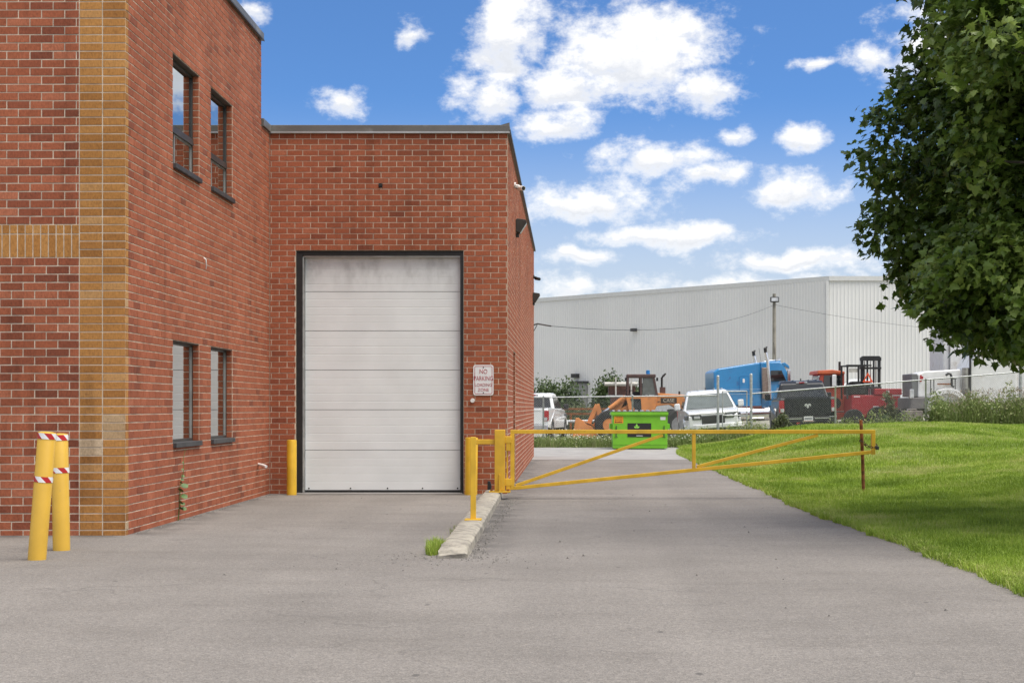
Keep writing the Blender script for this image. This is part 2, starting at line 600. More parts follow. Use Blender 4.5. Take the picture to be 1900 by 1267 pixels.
# grass bank and the sloping yard: one height field
xs = np.concatenate([np.arange(0, 12, .3), np.arange(12, 60, 2.0)])
yy = np.concatenate([np.arange(-10, 8, 2.0), np.arange(8, 52, .45)])
bm = B()
grid = []
for y in yy:
    e = edge_x(y) - .02
    row = []
    for i, dx in enumerate(xs):
        x = e + dx
        z = float(gh(x, y)) + (.012 if i else .004) + .02 * min(1, dx)
        z += .035 * mnoise.noise((x * .8, y * .6, 0)) * min(1, dx / 1.0)
        row.append(bm.verts.new((x, y, z)))
    grid.append(row)
for r0, r1 in zip(grid, grid[1:]):
    for i in range(len(xs) - 1):
        bm.faces.new((r0[i], r0[i + 1], r1[i + 1], r1[i]))
tag(mk('lawn', bm, M_SOIL, smooth_=True), kind='structure')
bm = B()
grid = []
for y in np.arange(48.3, 130, 4):
    grid.append([bm.verts.new((x, y, float(gh(x, max(y, 50))) - .015)) for x in np.arange(-40, 70, 2.0)])
for r0, r1 in zip(grid, grid[1:]):
    for i in range(len(r0) - 1):
        bm.faces.new((r0[i], r0[i + 1], r1[i + 1], r1[i]))
tag(mk('storage_yard', bm, M_GRAVEL, smooth_=True), kind='structure')


# ------------------------------------------------------------------ brick building
BL, CO, MO = .2357, .0838, .0112         # brick module, course, joint
XS, YF, YG, XR, YE = -4.50, 15.33, 22.71, -.916, 40.0
YT = 22.10                                # back of the tall block
ZT, ZW = 6.66, 5.42                       # top of brickwork
building = thing('brick_building', 'two storey red brick industrial building with buff corner pilaster and white loading door', 'building', (XS, YF, 0))
BW = Vector((XS, YF, 0))


def rel(o):
    """keep world placement for a child of the building"""
    o.parent = building
    o.matrix_parent_inverse = Matrix.Translation(-BW)
    return o


def lay(u0, u1, z0, z1, openings, shift=0.0, stack=False):
    """running bond: list of (u0,u1,z0,z1) brick faces"""
    out = []
    k = 0
    z = z0
    while z < z1 - .02:
        off = 0 if stack else (BL / 2 if k % 2 else 0)
        u = u0 + shift - off - BL
        while u < u1:
            a, b = max(u, u0), min(u + BL, u1)
            pieces = [(a, b)] if b > a else []
            zc = z + CO / 2
            for (oa, ob, oc, od) in openings:
                if oc < zc < od:
                    nxt = []
                    for (p, q) in pieces:
                        if q <= oa or p >= ob:
                            nxt.append((p, q))
                        else:
                            if p < oa: nxt.append((p, oa))
                            if q > ob: nxt.append((ob, q))
                    pieces = nxt
            for (p, q) in pieces:
                if q - p > MO + .006:
                    out.append((p + MO / 2, q - MO / 2, z + MO / 2, min(z + CO, z1) - MO / 2))
            u += BL
        z += CO
        k += 1
    return out


def brick_arrays(bricks, org, ud, nd, depth=.005, jit=.0012):
    """bricks as five-sided blocks standing proud of the mortar, with a small chamfer"""
    org, ud, nd = (np.array(v, dtype=float) for v in (org, ud, nd))
    up = np.array((0, 0, 1.0))
    V, F, T = [], [], []
    for (a, b, c, d) in bricks:
        j = random.uniform(-jit, jit)
        tone = min(1, max(0, random.gauss(.55, .14) if random.random() > .035 else random.uniform(.0, .2)))
        base = len(V)
        sl = random.uniform(-.0015, .0015)
        for dep, ins in ((-.004, 0), (depth - .0018 + j, 0), (depth + j, .0018)):
            for (u, z) in ((a + ins, c + ins + sl), (b - ins, c + ins - sl), (b - ins, d - ins - sl), (a + ins, d - ins + sl)):
                V.append(org + ud * u + up * z + nd * dep)
        for L in (0, 4):
            for k in range(4):
                F.append((base + L + k, base + L + (k + 1) % 4, base + L + 4 + (k + 1) % 4, base + L + 4 + k))
        F.append((base + 8, base + 9, base + 10, base + 11))
        T += [tone] * 9
    return V, F, T


mass = {'V': [], 'F': [], 'T': []}


def add_mass(bricks, org, ud, nd):
    V, F, T = brick_arrays(bricks, org, ud, nd)
    b = len(mass['V'])
    mass['V'] += V
    mass['F'] += [tuple(i + b for i in f) for f in F]
    mass['T'] += T


_cache = {}


def single_brick(br, org, ud, nd, mat, name):
    """one brick object; equal sizes share a mesh"""
    a, b, c, d = br
    key = (round(b - a, 3), round(d - c, 3), mat.name, tuple(ud))
    if key not in _cache:
        w, h = b - a, d - c
        V, F, T = brick_arrays([(-w / 2, w / 2, -h / 2, h / 2)], (0, 0, 0), ud, nd, jit=0)
        # winding follows u x z; flip when it looks inward
        if np.dot(np.cross(np.array(ud, float), (0, 0, 1)), np.array(nd, float)) < 0:
            F = [f[::-1] for f in F]
        _cache[key] = from_np(name, V, F, mat, link_it=False)
    o = bpy.data.objects.new(name, _cache[key])
    COL.objects.link(o)
    p = Vector(org) + Vector(ud) * ((a + b) / 2) + Vector((0, 0, (c + d) / 2)) + Vector(nd) * random.uniform(-.0018, .0018)
    o.location = p
    rel(o)
    return o


def wall_sheet(name, org, ud, u0, u1, z0, z1, openings, nd, reveal=.1):
    """mortar sheet with real openings and their reveals"""
    org, ud, nd = Vector(org), Vector(ud), Vector(nd)
    us = sorted({u0, u1, *[o[0] for o in openings], *[o[1] for o in openings]})
    zs = sorted({z0, z1, *[o[2] for o in openings], *[o[3] for o in openings]})
    bm = B()
    P = lambda u, z, d=0: org + ud * u + Vector((0, 0, z)) + nd * d
    for ua, ub in zip(us, us[1:]):
        for za, zb in zip(zs, zs[1:]):
            uc, zc = (ua + ub) / 2, (za + zb) / 2
            if any(o[0] < uc < o[1] and o[2] < zc < o[3] for o in openings):
                continue
            quad(bm, P(ua, za), P(ub, za), P(ub, zb), P(ua, zb))
    for (a, b, c, d) in openings:
        quad(bm, P(a, c), P(a, d), P(a, d, -reveal), P(a, c, -reveal))
        quad(bm, P(b, c), P(b, d), P(b, d, -reveal), P(b, c, -reveal))
        quad(bm, P(a, d), P(b, d), P(b, d, -reveal), P(a, d, -reveal))
        quad(bm, P(a, c), P(b, c), P(b, c, -reveal), P(a, c, -reveal))
    return rel(mk(name, bm, M_MORTAR, fix=False))


MD = .005   # brick face stands this far in front of the sheet
Z0 = -.03
# -- front of the tall block
pil = 2 * BL
front_org = (XS, YF + MD, 0)
wall_sheet('wall', front_org, (-1, 0, 0), 0, 7.5, -.3, ZT, [], (0, -1, 0))
band0 = Z0 + 34 * CO
band1 = band0 + 4 * CO
fr = lay(pil, 7.5, Z0, band0, [], shift=.10) + lay(pil, 7.5, band1, ZT, [], shift=.03)
near_, far_ = [], []
for br in fr:
    vis = br[0] < 1.40 and br[2] < 5.55
    (near_ if vis else far_).append(br)
near_.sort(key=lambda b: b[0])
for br in near_[:250]:
    single_brick(br, front_org, (-1, 0, 0), (0, -1, 0), M_BRICK_O, 'brick')
add_mass(near_[250:] + far_, front_org, (-1, 0, 0), (0, -1, 0))
pl = lay(0, pil, Z0, ZT, [], stack=True)
for br in pl:
    if br[2] < 5.55:
        pale = (br[0] < BL * .9 and .90 < br[2] < 1.17) or (br[0] > BL * .9 and .80 < br[2] < .97)
        o = single_brick(br, front_org, (-1, 0, 0), (0, -1, 0), M_BUFF_P if pale else M_BUFF_O, 'buff_brick')
buffs_far = [br for br in pl if br[2] >= 5.55]
# rowlock and soldier band
sw = BL / 3
u = pil
while u < 7.4:
    for (c, d) in ((band0 + MO / 2, band0 + 2.85 * CO - MO / 2), (band0 + 2.85 * CO + MO / 2, band1 - MO / 2)):
        br = (u + MO / 2, u + sw - MO / 2, c, d)
        if u < 1.35:
            single_brick(br, front_org, (-1, 0, 0), (0, -1, 0), M_BUFF_O, 'buff_brick')
        else:
            buffs_far.append(br)
    u += sw
# buff return on the side wall: the brick ends of the pilaster
side_org = (XS - MD, YF, 0)
ends = [(MO * .3, .098, Z0 + k * CO + MO / 2, Z0 + (k + 1) * CO - MO / 2) for k in range(int((ZT - Z0) / CO))]
for br in ends:
    if br[2] < 6.0:
        single_brick(br, side_org, (0, 1, 0), (1, 0, 0), M_BUFF_O, 'buff_brick')
    else:
        pass
V, F, T = brick_arrays(buffs_far, front_org, (-1, 0, 0), (0, -1, 0))
V2, F2, T2 = brick_arrays([b for b in ends if b[2] >= 6.0], side_org, (0, 1, 0), (1, 0, 0))
F2 = [tuple(i + len(V) for i in f) for f in F2]
o = rel(from_np('buff_brickwork', V + V2, F + F2, M_BUFF_A, tone=T + T2)); o['kind'] = 'stuff'
for p_ in [o]:
    bmx = bmesh.new(); bmx.from_mesh(p_.data); bmesh.ops.recalc_face_normals(bmx, faces=bmx.faces); bmx.to_mesh(p_.data); bmx.free()

# -- side wall of the tall block, with four windows
WIN = [(17.17, 18.40, .893, 2.068), (18.99, 20.21, .893, 2.068), (17.17, 18.40, 4.08, 5.34), (18.99, 20.21, 4.08, 5.34)]
def snap(z):
    return Z0 + round((z - Z0) / CO) * CO
WINS = [(a - YF, b - YF, snap(c), snap(d)) for (a, b, c, d) in WIN]
wall_sheet('wall', side_org, (0, 1, 0), 0, YT - YF, -.3, ZT, WINS, (1, 0, 0), reveal=.105)
wall_sheet('wall', (XS - MD, YT, 0), (0, 1, 0), 0, YG - YT + .05, -.3, ZW, [], (1, 0, 0))
sb = lay(.098, YT - YF, Z0, ZT, WINS, shift=-.04) + lay(YT - YF, YG - YF, Z0, ZW, [], shift=.09)
sb.sort(key=lambda b: b[0] + (0 if .8 < b[2] < 4.6 else 100))
for br in sb[:50]:
    single_brick(br, side_org, (0, 1, 0), (1, 0, 0), M_BRICK_O, 'brick')
add_mass(sb[50:], side_org, (0, 1, 0), (1, 0, 0))
# brick ends lining the far jamb of each window
for (a, b, c, d) in WINS:
    z = c
    while z < d - .02:
        add_mass([(.008, .098, z + MO / 2, z + CO - MO / 2)], (XS, YF + b, 0), (-1, 0, 0), (0, -1, 0))
        z += CO
# -- garage front
DOOR = (-4.104 - XS, -1.581 - XS, Z0 - .3, snap(3.647))
wall_sheet('wall', (XS, YG + MD, 0), (1, 0, 0), 0, XR - XS, -.3, ZW, [DOOR], (0, -1, 0), reveal=.22)
add_mass(lay(0, XR - XS, Z0, ZW, [DOOR], shift=-.09), (XS, YG + MD, 0), (1, 0, 0), (0, -1, 0))
# -- driveway side of the garage, with a recessed door
MAN = (25.10 - YG, 26.10 - YG, Z0 - .3, snap(2.20))
wall_sheet('wall', (XR - MD, YG, 0), (0, 1, 0), 0, YE - YG, -.3, ZW, [MAN], (1, 0, 0), reveal=.25)
add_mass(lay(0, YE - YG, Z0, ZW, [MAN], shift=-.12), (XR - MD - .0025, YG, 0), (0, 1, 0), (1, 0, 0))
z = 0
while z < MAN[3] - .05:
    add_mass([(.01, .105, z + MO / 2, z + CO - MO / 2), (.115, .235, z + MO / 2, z + CO - MO / 2)], (XR, YG + MAN[1], 0), (-1, 0, 0), (0, -1, 0))
    z += CO
o = rel(from_np('brickwork', mass['V'], mass['F'], M_BRICK_A, tone=mass['T'])); o['kind'] = 'stuff'
bmx = bmesh.new(); bmx.from_mesh(o.data); bmesh.ops.recalc_face_normals(bmx, faces=bmx.faces); bmx.to_mesh(o.data); bmx.free()

M_COPE = pmat('coping_metal', (.135, .125, .112), .45, .15, var=.10, scale=2, stain=(.2, .19, .175), stain_scale=1.5)
M_COPEL = pmat('coping_drip_edge', (.42, .42, .42), .4, .4, var=.1)
M_ROOF = pmat('roof_membrane', (.22, .21, .20), .9, var=.15)
# body behind the brick skin, so that the building is solid
bm = B()
bx(bm, XS - 7.5, XS - .13, YF + .13, YT - .02, -.3, ZT - .02)
rel(mk('roof', bm, M_ROOF))
bm = B()
bx(bm, XS - 7.5, XR - .30, YG + .30, YE - .02, -.3, ZW - .25)
rel(mk('roof', bm, M_ROOF))
bm = B(); bx(bm, XS - 7.5, XR - MD, YE - .03, YE, -.3, ZW); bx(bm, XS - 7.5, XS - .02, YT - .02, YT, ZW - .3, ZT)
rel(mk('rear_wall', bm, M_MORTAR))


def coping(name, x0, x1, y0, y1, z, h=.125):
    bm = B(); bx(bm, x0, x1, y0, y1, z + .012, z + h)
    c = rel(mk(name, bm, M_COPE, bevel=.006))
    return c


coping('coping', XS - .30, XS + .035, YF - .035, YT + .03, ZT - .01)
coping('coping', XS - 7.5, XS - .302, YF - .035, YF + .28, ZT - .012)
coping('coping', XS - .28, XS + .032, YT + .032, YG - .037, ZW - .01)
coping('coping', XS - .28, XR + .03, YG - .035, YG + .28, ZW - .008)
coping('coping', XR - .27, XR + .032, YG + .282, YE + .03, ZW - .010)
bm = B(); bx(bm, XS + .004, XR + .032, YG - .045, YG - .0355, ZW - .006, ZW + .018)
rel(mk('drip_edge', bm, M_COPEL))
bm = B(); bx(bm, XS + .036, XS + .044, YF - .03, YT + .02, ZT - .006, ZT + .016)
rel(mk('drip_edge', bm, pmat('drip_dark', (.03, .03, .03), .6)))
bm = B(); bx(bm, XR + .033, XR + .042, YG - .03, YE + .02, ZW - .006, ZW + .05)
rel(mk('drip_edge', bm, pmat('drip_dark', (.03, .03, .03), .6)))
# coping upstand at the free corner
bm = B(); prism(bm, [(XR - .10, ZW + .118), (XR + .028, ZW + .118), (XR + .028, ZW + .155)], YG - .03, YG + .02)
rel(mk('coping_upstand', bm, M_COPE))

# -- windows
M_FRAME = pmat('bronze_window_frame', (.055, .053, .050), .45, .3, var=.15)
M_FRAMEL = pmat('pale_window_frame', (.30, .29, .27), .45, .3, var=.15)
M_SILL = pmat('dark_sill', (.05, .052, .055), .55, .2, var=.25)
M_GLASS = pmat('coated_glass', (.50, .53, .53), .012, 1.0, var=.03, scale=.8)
for i, (a, b, c, d) in enumerate(WINS):
    ya, yb = YF + a, YF + b
    xg = XS - .100
    bm = B()
    f = .036
    bx(bm, xg - .03, xg + .02, ya, ya + f, c, d); bx(bm, xg - .03, xg + .02, yb - f, yb, c, d)
    bx(bm, xg - .03, xg + .0195, ya + f, yb - f, d - f, d); bx(bm, xg - .03, xg + .0195, ya + f, yb - f, c, c + f)
    up = c > 3
    zm = c + .40
    if up:
        bx(bm, xg - .03, xg + .035, ya + f, yb - f, zm, zm + .075)
    fr_ = rel(mk('window_frame', bm, M_FRAME))
    if up:
        bm = B(); bx(bm, xg - .006, xg, ya + f, yb - f, zm + .075, d - f)
        p = mk('glass_pane', bm, M_GLASS); p.parent = fr_
        ym = ya + .38
        bm = B(); bx(bm, xg - .012, xg - .006, ya + f, ym, c + f, zm)
        p = mk('insect_screen', bm, pmat('insect_screen', (.035, .037, .038), .8)); p.parent = fr_
        bm = B(); bx(bm, xg - .006, xg, ym + .04, yb - f, c + f, zm)
        p = mk('glass_pane', bm, M_GLASS); p.parent = fr_
        bm = B(); bx(bm, xg - .006, xg + .012, ym, ym + .04, c + f, zm); bx(bm, xg - .006, xg + .012, ym + .04, yb - f, zm - .018, zm - .001)
        bx(bm, xg - .006, xg + .012, yb - f - .02, yb - f, c + f, zm - .019)
        p = mk('sash', bm, M_FRAMEL); p.parent = fr_
    else:
        bm = B(); bx(bm, xg - .006, xg, ya + f, yb - f, c + f, d - f)
        p = mk('glass_pane', bm, M_GLASS); p.parent = fr_
        bm = B(); bx(bm, xg, xg + .014, yb - f - .02, yb - f, c + f, d - f)
        p = mk('sash', bm, M_FRAMEL); p.parent = fr_
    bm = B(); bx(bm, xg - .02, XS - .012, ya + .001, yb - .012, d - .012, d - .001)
    rel(mk('soffit_shade', bm, pmat('soffit_shade_brown', (.07, .045, .035), .8)))  # dark strip put in for the shade under the window head
    bm = B(); prism_xy(bm, [(xg, ya + .002), (XS + .04, ya + .002), (XS + .04, yb - .002), (xg, yb - .002)], c - .055, c + .004)
    rel(mk('window_sill', bm, M_SILL, bevel=.006))

# -- loading door
M_SEAL = pmat('black_door_seal', (.012, .012, .012), .6, var=.3, scale=12)
M_TRACK = pmat('galvanised_track', (.42, .42, .40), .45, .5, var=.2)


def door_mat():
    m = pmat('white_door_paint', (.74, .76, .755), .5, var=.035, scale=2.2)
    nt = m.node_tree
    b = nt.nodes['Principled BSDF']
    src = b.inputs['Base Color'].links[0].from_socket
    pos = N(nt, 'ShaderNodeNewGeometry').outputs['Position']
    # soot scuffs on the top sections
    sx = N(nt, 'ShaderNodeSeparateXYZ'); link(nt, pos, sx.inputs[0])
    n = N(nt, 'ShaderNodeTexNoise'); n.inputs['Scale'].default_value = 2.3; n.inputs['Detail'].default_value = 7; n.inputs['Roughness'].default_value = .62
    link(nt, vmath(nt, 'MULTIPLY', pos, (1, 1, .55)), n.inputs['Vector'])
    hi = smooth(nt, sx.outputs[2], 2.95, 3.4)
    msk = math_node(nt, 'MULTIPLY', smooth(nt, n.outputs[0], .36, .72), hi)
    c = mixc(nt, math_node(nt, 'MULTIPLY', msk, .62), src, (.22, .215, .205))
    n2 = N(nt, 'ShaderNodeTexNoise'); n2.inputs['Scale'].default_value = 1.1; n2.inputs['Detail'].default_value = 6
    link(nt, vmath(nt, 'MULTIPLY', pos, (1, 1, .3)), n2.inputs['Vector'])
    c = mixc(nt, smooth(nt, n2.outputs[0], .52, .75, 0, .25), c, (.60, .59, .55))
    link(nt, c, b.inputs['Base Color'])
    return m


M_DOOR = door_mat()
yd = YG + .13
joints = [.045, .654, 1.262, 1.863, 2.455, 3.047, 3.60]
for za, zb in zip(joints, joints[1:]):
    bm = B()
    prof = []
    nrib = 5
    h = (zb - za) - .008
    for k in range(nrib):
        z_a, z_b = za + .004 + h * k / nrib, za + .004 + h * (k + 1) / nrib
        g = .006
        prof += [(0.0, z_a + (g if k else 0)), (0.0, z_b - (g if k < nrib - 1 else 0))]
        if k < nrib - 1:
            prof += [(.0022, z_b - g * .4), (.0022, z_b + g * .4)]
    x0, x1 = -3.985, -1.625
    vs = [[bm.verts.new((x, yd + t, z)) for (t, z) in prof] for x in (x0, x1)]
    for k in range(len(prof) - 1):
        bm.faces.new((vs[0][k], vs[1][k], vs[1][k + 1], vs[0][k + 1]))
    zz0, zz1 = prof[0][1], prof[-1][1]
    quad(bm, (x0, yd, zz1), (x1, yd, zz1), (x1, yd + .05, zz1), (x0, yd + .05, zz1))
    quad(bm, (x0, yd, zz0), (x1, yd, zz0), (x1, yd + .05, zz0), (x0, yd + .05, zz0))
    rel(mk('door_panel', bm, M_DOOR))
bm = B(); bx(bm, -4.05, -1.56, yd + .02, yd + .04, 0, 3.64)
rel(mk('door_backing', bm, pmat('dark_joint', (.25, .25, .25), .8)))
bm = B()
bx(bm, -4.100, -4.012, YG + .02, YG + .125, .0, 3.61)
bx(bm, -1.632, -1.584, YG + .02, YG + .125, .0, 3.61)
bx(bm, -4.100, -1.584, YG + .03, YG + .12, 3.585, 3.645)
rel(mk('door_seal', bm, M_SEAL))
bm = B()
bx(bm, -4.011, -3.992, YG + .05, YG + .12, .02, 3.575)
bx(bm, -4.0, -1.635, YG + .06, YG + .1, 3.560, 3.583)
rel(mk('door_track', bm, M_TRACK))
bm = B(); bx(bm, -3.985, -1.625, yd - .012, yd + .01, .012, .047)
rel(mk('door_bottom_seal', bm, M_SEAL))
bm = B(); bx(bm, -4.09, -1.60, YG - .06, YG + .3, -.1, .012)
rel(mk('threshold', bm, M_CONC, bevel=.004))
# bolt heads along the bottom rail
for x in (-3.93, -3.30, -2.74, -2.21, -1.68):
    bm = B(); cyl(bm, (x, yd - .006, .075), (x, yd + .003, .075), .012, 8)
    rel(mk('bolt', bm, M_SEAL))
# recessed side door
bm = B(); bx(bm, XR - .24, XR - .20, YG + MAN[0] + .01, YG + MAN[1] - .01, 0, MAN[3] - .02)
rel(mk('side_door', bm, pmat('brown_side_door', (.06, .03, .022), .6)))

# -- small fittings on the building (each hangs on the wall: a thing of its own)
M_BRONZE = pmat('bronze_fitting', (.045, .042, .038), .5, .2, var=.2)
M_WPL = pmat('white_plastic', (.72, .71, .69), .4, var=.06)


def wall_light(y, z, label, sc=1.0):
    t = thing('wall_light', label, 'light', (XR, y, z), group='lights on the driveway wall')
    bm = B()
    prism(bm, [(.0, -.14), (.0, .14), (.05, .17), (.34, .14), (.36, .08), (.14, -.18)], -.2, .2)
    h = mk('housing', bm, M_BRONZE, t, bevel=.01)
    bm = B(); quad(bm, (.362, -.17, .07), (.362, .17, .07), (.150, .17, -.175), (.150, -.17, -.175))
    mk('lens', bm, pmat('lamp_lens', (.55, .55, .53), .2), t)
    bm = B(); bx(bm, .0, .10, -.06, .06, -.27, -.17); mk('bracket', bm, M_BRONZE, t)
    t.scale = (sc * .52, sc * .62, sc * .72)
    return t


wall_light(26.3, 4.45, 'dark bronze wedge wall light nearest on the driveway wall')
wall_light(38.6, 4.10, 'dark wedge wall light at the far end of driveway wall')


def camera_fit(y, z, label, mat, sc=1.0):
    t = thing('security_camera', label, 'camera', (XR, y, z), group='security cameras on the driveway wall')
    bm = B(); cyl(bm, (0, 0, 0), (.03, 0, 0), .05, 12); tube(bm, [(.02, 0, 0), (.07, 0, -.005), (.11, 0, -.03)], .018, 8)
    mk('mount', bm, mat, t)
    bm = B(); cyl(bm, (.06, .06, -.035), (.16, -.14, -.07), .04, 14); mk('camera_body', bm, mat, t, smooth_=True)
    bm = B(); cyl(bm, (.16, -.14, -.07), (.162, -.145, -.071), .032, 14); mk('lens', bm, M_SEAL, t)
    t.scale = (sc, sc, sc)
    return t


camera_fit(25.4, 5.03, 'small white security camera high on driveway wall near roof', M_WPL, 1.0)
camera_fit(39.2, 4.68, 'small black security camera above far wall light', M_SEAL, 1.0)
t = thing('service_mast', 'thin dark pipe bracket sticking out from far end of driveway wall', 'pipe', (XR, 39.7, 3.46))
bm = B(); tube(bm, [(0, 0, 0), (.1, 0, .03), (.46, 0, -.03)], .02, 8); mk('pipe', bm, M_BRONZE, t)
bm = B(); bar(bm, (0, 0, -.16), (.09, 0, .0), .02); mk('stay', bm, M_BRONZE, t)

# no parking sign
M_SIGNW = pmat('sign_white', (.74, .74, .74), .35, var=.04, scale=9)
M_SIGNR = pmat('sign_faded_red', (.40, .05, .065), .5, var=.3, scale=25, stain=(.62, .45, .45), stain_scale=22, stain_lo=.56, stain_hi=.75)
sign = thing('parking_sign', 'white and red no parking sign on brick beside the loading door', 'sign', (-1.281, YG, 1.708))


def round_rect(w, h, r, n=5):
    pts = []
    for (cx, cz, a0) in ((w / 2 - r, h / 2 - r, 0), (-w / 2 + r, h / 2 - r, 90), (-w / 2 + r, -h / 2 + r, 180), (w / 2 - r, -h / 2 + r, 270)):
        for k in range(n + 1):
            a = R(a0 + 90 * k / n)
            pts.append((cx + r * math.cos(a), cz + r * math.sin(a)))
    return pts


bm = B(); prism(bm, round_rect(.305, .457, .035), -.020, -.014)
mk('sign_plate', bm, M_SIGNW, sign)
bm = B()
for a_, b_ in ((.262, .262 - .014),):
    o1, o2 = round_rect(.268, .420, .022), round_rect(.252, .404, .017)
    va = [bm.verts.new((x, -.0215, z)) for x, z in o1]; vb = [bm.verts.new((x, -.0215, z)) for x, z in o2]
    for k in range(len(o1)):
        j = (k + 1) % len(o1)
        bm.faces.new((va[k], va[j], vb[j], vb[k]))
mk('sign_border', bm, M_SIGNR, sign)
for body, zz, sz, xs_ in (('NO', .125, .098, .80), ('PARKING', .022, .098, .72), ('LOADING', -.075, .066, .88), ('ZONE', -.150, .066, .92)):
    text_mesh('lettering', body, sz, M_SIGNR, sign, (0, -.0225, zz), xs=xs_, bold=.0, depth=.0006)
for zz in (.19, -.19):
    bm = B(); cyl(bm, (0, -.020, zz), (0, -.026, zz), .009, 10); mk('bolt', bm, M_SEAL, sign)

# stub pipes, hole and hook
bm = B(); tube(bm, [(XS - .01, 21.9, .475), (XS + .12, 21.7, .46), (XS + .16, 21.66, .45)], .022, 10)
tag(mk('drain_pipe', bm, M_WPL, smooth_=True), 'short white plastic drain pipe poking out low near the inner corner', 'pipe')
bm = B(); lathe(bm, [(.002, -.05), (.03, -.05), (.034, -.02), (.034, 0)], (-1.445, YG, 1.40), 12, 'y')
tag(mk('conduit_cap', bm, M_WPL, smooth_=True), 'small white conduit cap on brick below the parking sign', 'cap')
bm = B(); bx(bm, -2.86, -2.80, YG - .004, YG + .002, 4.60, 4.66); cyl(bm, (-2.83, YG - .03, 4.64), (-2.83, YG, 4.64), .025, 8)
tag(mk('wall_socket', bm, M_SEAL), 'small black cable outlet in brickwork above the loading door', 'outlet')
bm = B(); tube(bm, [(XS, 18.62, 3.14), (XS + .03, 18.60, 3.12), (XS + .03, 18.62, 3.05), (XS + .015, 18.66, 3.01)], .008, 8)
tag(mk('wall_hook', bm, M_WPL, smooth_=True), 'small pale metal hook on side wall between upper and lower windows', 'hook')

# ------------------------------------------------------------------ foreground things
M_YEL = pmat('yellow_paint', (.66, .395, .025), .42, var=.12, scale=5, stain=(.20, .085, .025), stain_scale=16, stain_lo=.66, stain_hi=.73)
M_YELP = pmat('yellow_plastic_sleeve', (.60, .36, .04), .45, var=.07, scale=3, stain=(.36, .25, .08), stain_scale=11, stain_lo=.64, stain_hi=.78)
M_RUST = pmat('rusty_steel', (.21, .075, .022), .85, var=.4, scale=14, bump=.5, bscale=60, stain=(.10, .04, .02), stain_scale=9)
M_TAPER = pmat('tape_red', (.45, .018, .022), .35, var=.08)
M_TAPEW = pmat('tape_white', (.78, .78, .78), .35, var=.05)
M_STEEL = pmat('galvanised_steel', (.44, .45, .45), .45, .55, var=.18, scale=12)
M_DARK = pmat('dark_metal', (.03, .03, .03), .6, var=.3)
M_KERB = pmat('old_kerb_concrete', (.27, .245, .205), .95, var=.3, scale=9, bump=1.0, bscale=45, stain=(.36, .33, .265), stain_scale=6, stain_lo=.46, stain_hi=.66)

# kerb between the dock and the drive
bm = B()
n, m_ = 170, 5
grid = []
for i in range(n + 1):
    t = i / n
    y = 13.0 + t * (21.95 - 13.0)
    xc = -1.00 + t * (-.095)
    row = []
    w = .125
    top = .095
    prof = [(-w, -.03), (-w, top - .02), (-w + .03, top), (0, top + .004), (w - .03, top), (w, top - .022), (w + .012, -.03)]
    for (dx, z) in prof:
        j = Vector((mnoise.noise((xc + dx * 14, y * 9, z * 9)), mnoise.noise((y * 9, dx * 14, 3)), mnoise.noise((y * 11, z * 14, dx * 16))))
        amp = .011 + .03 * max(0, 1 - i / 12)
        zz = z * (1 if i > 7 else .45 + .07 * i) if z > 0 else z
        row.append(bm.verts.new((xc + dx + j.x * amp, y + j.y * amp * 1.6, zz + j.z * amp * .7)))
    grid.append(row)
for r0, r1 in zip(grid, grid[1:]):
    for k in range(len(r0) - 1):
        bm.faces.new((r0[k], r0[k + 1], r1[k + 1], r1[k]))
bm.faces.new(grid[0]); bm.faces.new(grid[-1][::-1])
tag(mk('kerb', bm, M_KERB, smooth_=True), 'long crumbling concrete kerb running from yellow gate post towards the camera', 'kerb')


def bollard(loc, r, h, label, mat, lean=(0, 0), tapes=(), group=None, domed=False):
    t = thing('bollard', label, 'bollard', loc, (lean[1], lean[0], 0), group)
    bm = B()
    if domed:
        prof = [(.002, -.12), (r, -.12), (r, h), (r * .96, h + .004), (r * .6, h + .010), (.002, h + .013)]
    else:
        prof = [(.002, -.12), (r, -.12), (r, h - .012), (r * .95, h), (.002, h + .004)]
    lathe(bm, prof, (0, 0, 0), 28, 'z')
    mk('post_sleeve', bm, mat, t, smooth_=True)
    for z, hh in tapes:
        nb = 4
        for col_, ph in ((M_TAPER, 0), (M_TAPEW, 1)):
            bm = B()
            for k in range(nb):
                a0 = 2 * math.pi * (k + ph * .5) / nb
                a1 = a0 + math.pi / nb
                sh = .62                        # slant of the stripes
                cols = []
                for q in range(7):
                    a = a0 + (a1 - a0) * q / 6
                    cols.append([bm.verts.new((math.cos(a + sh * (1 - v / 4)) * (r + .0025), math.sin(a + sh * (1 - v / 4)) * (r + .0025), z + hh * v / 4)) for v in range(5)])
                for c0, c1 in zip(cols, cols[1:]):
                    for v in range(4):
                        bm.faces.new((c0[v], c1[v], c1[v + 1], c0[v + 1]))
            o = mk('tape_stripes', bm, col_, t, smooth_=True)
    return t


bollard((-4.545, 12.9, 0), .076, 1.085, 'leaning yellow bollard with red and white tape, nearer of the crossed pair', M_YELP, (R(4.6), R(0)),
        ((1.035, .049), (.665, .048)), 'taped yellow bollards', True)
bollard((-4.62, 13.75, 0), .076, 1.052, 'nearly upright yellow bollard with striped tape, farther of the crossed pair', M_YELP, (R(-.9), R(.5)),
        ((1.000, .050), (.705, .048)), 'taped yellow bollards', True)
bollard((-4.11, 22.40, 0), .073, .815, 'short plain yellow bollard left of the loading door', M_YEL, group='plain door bollards')
bollard((-1.452, 22.42, 0), .095, .85, 'stout plain yellow bollard right of the loading door', M_YEL, (R(.7), 0), group='plain door bollards')

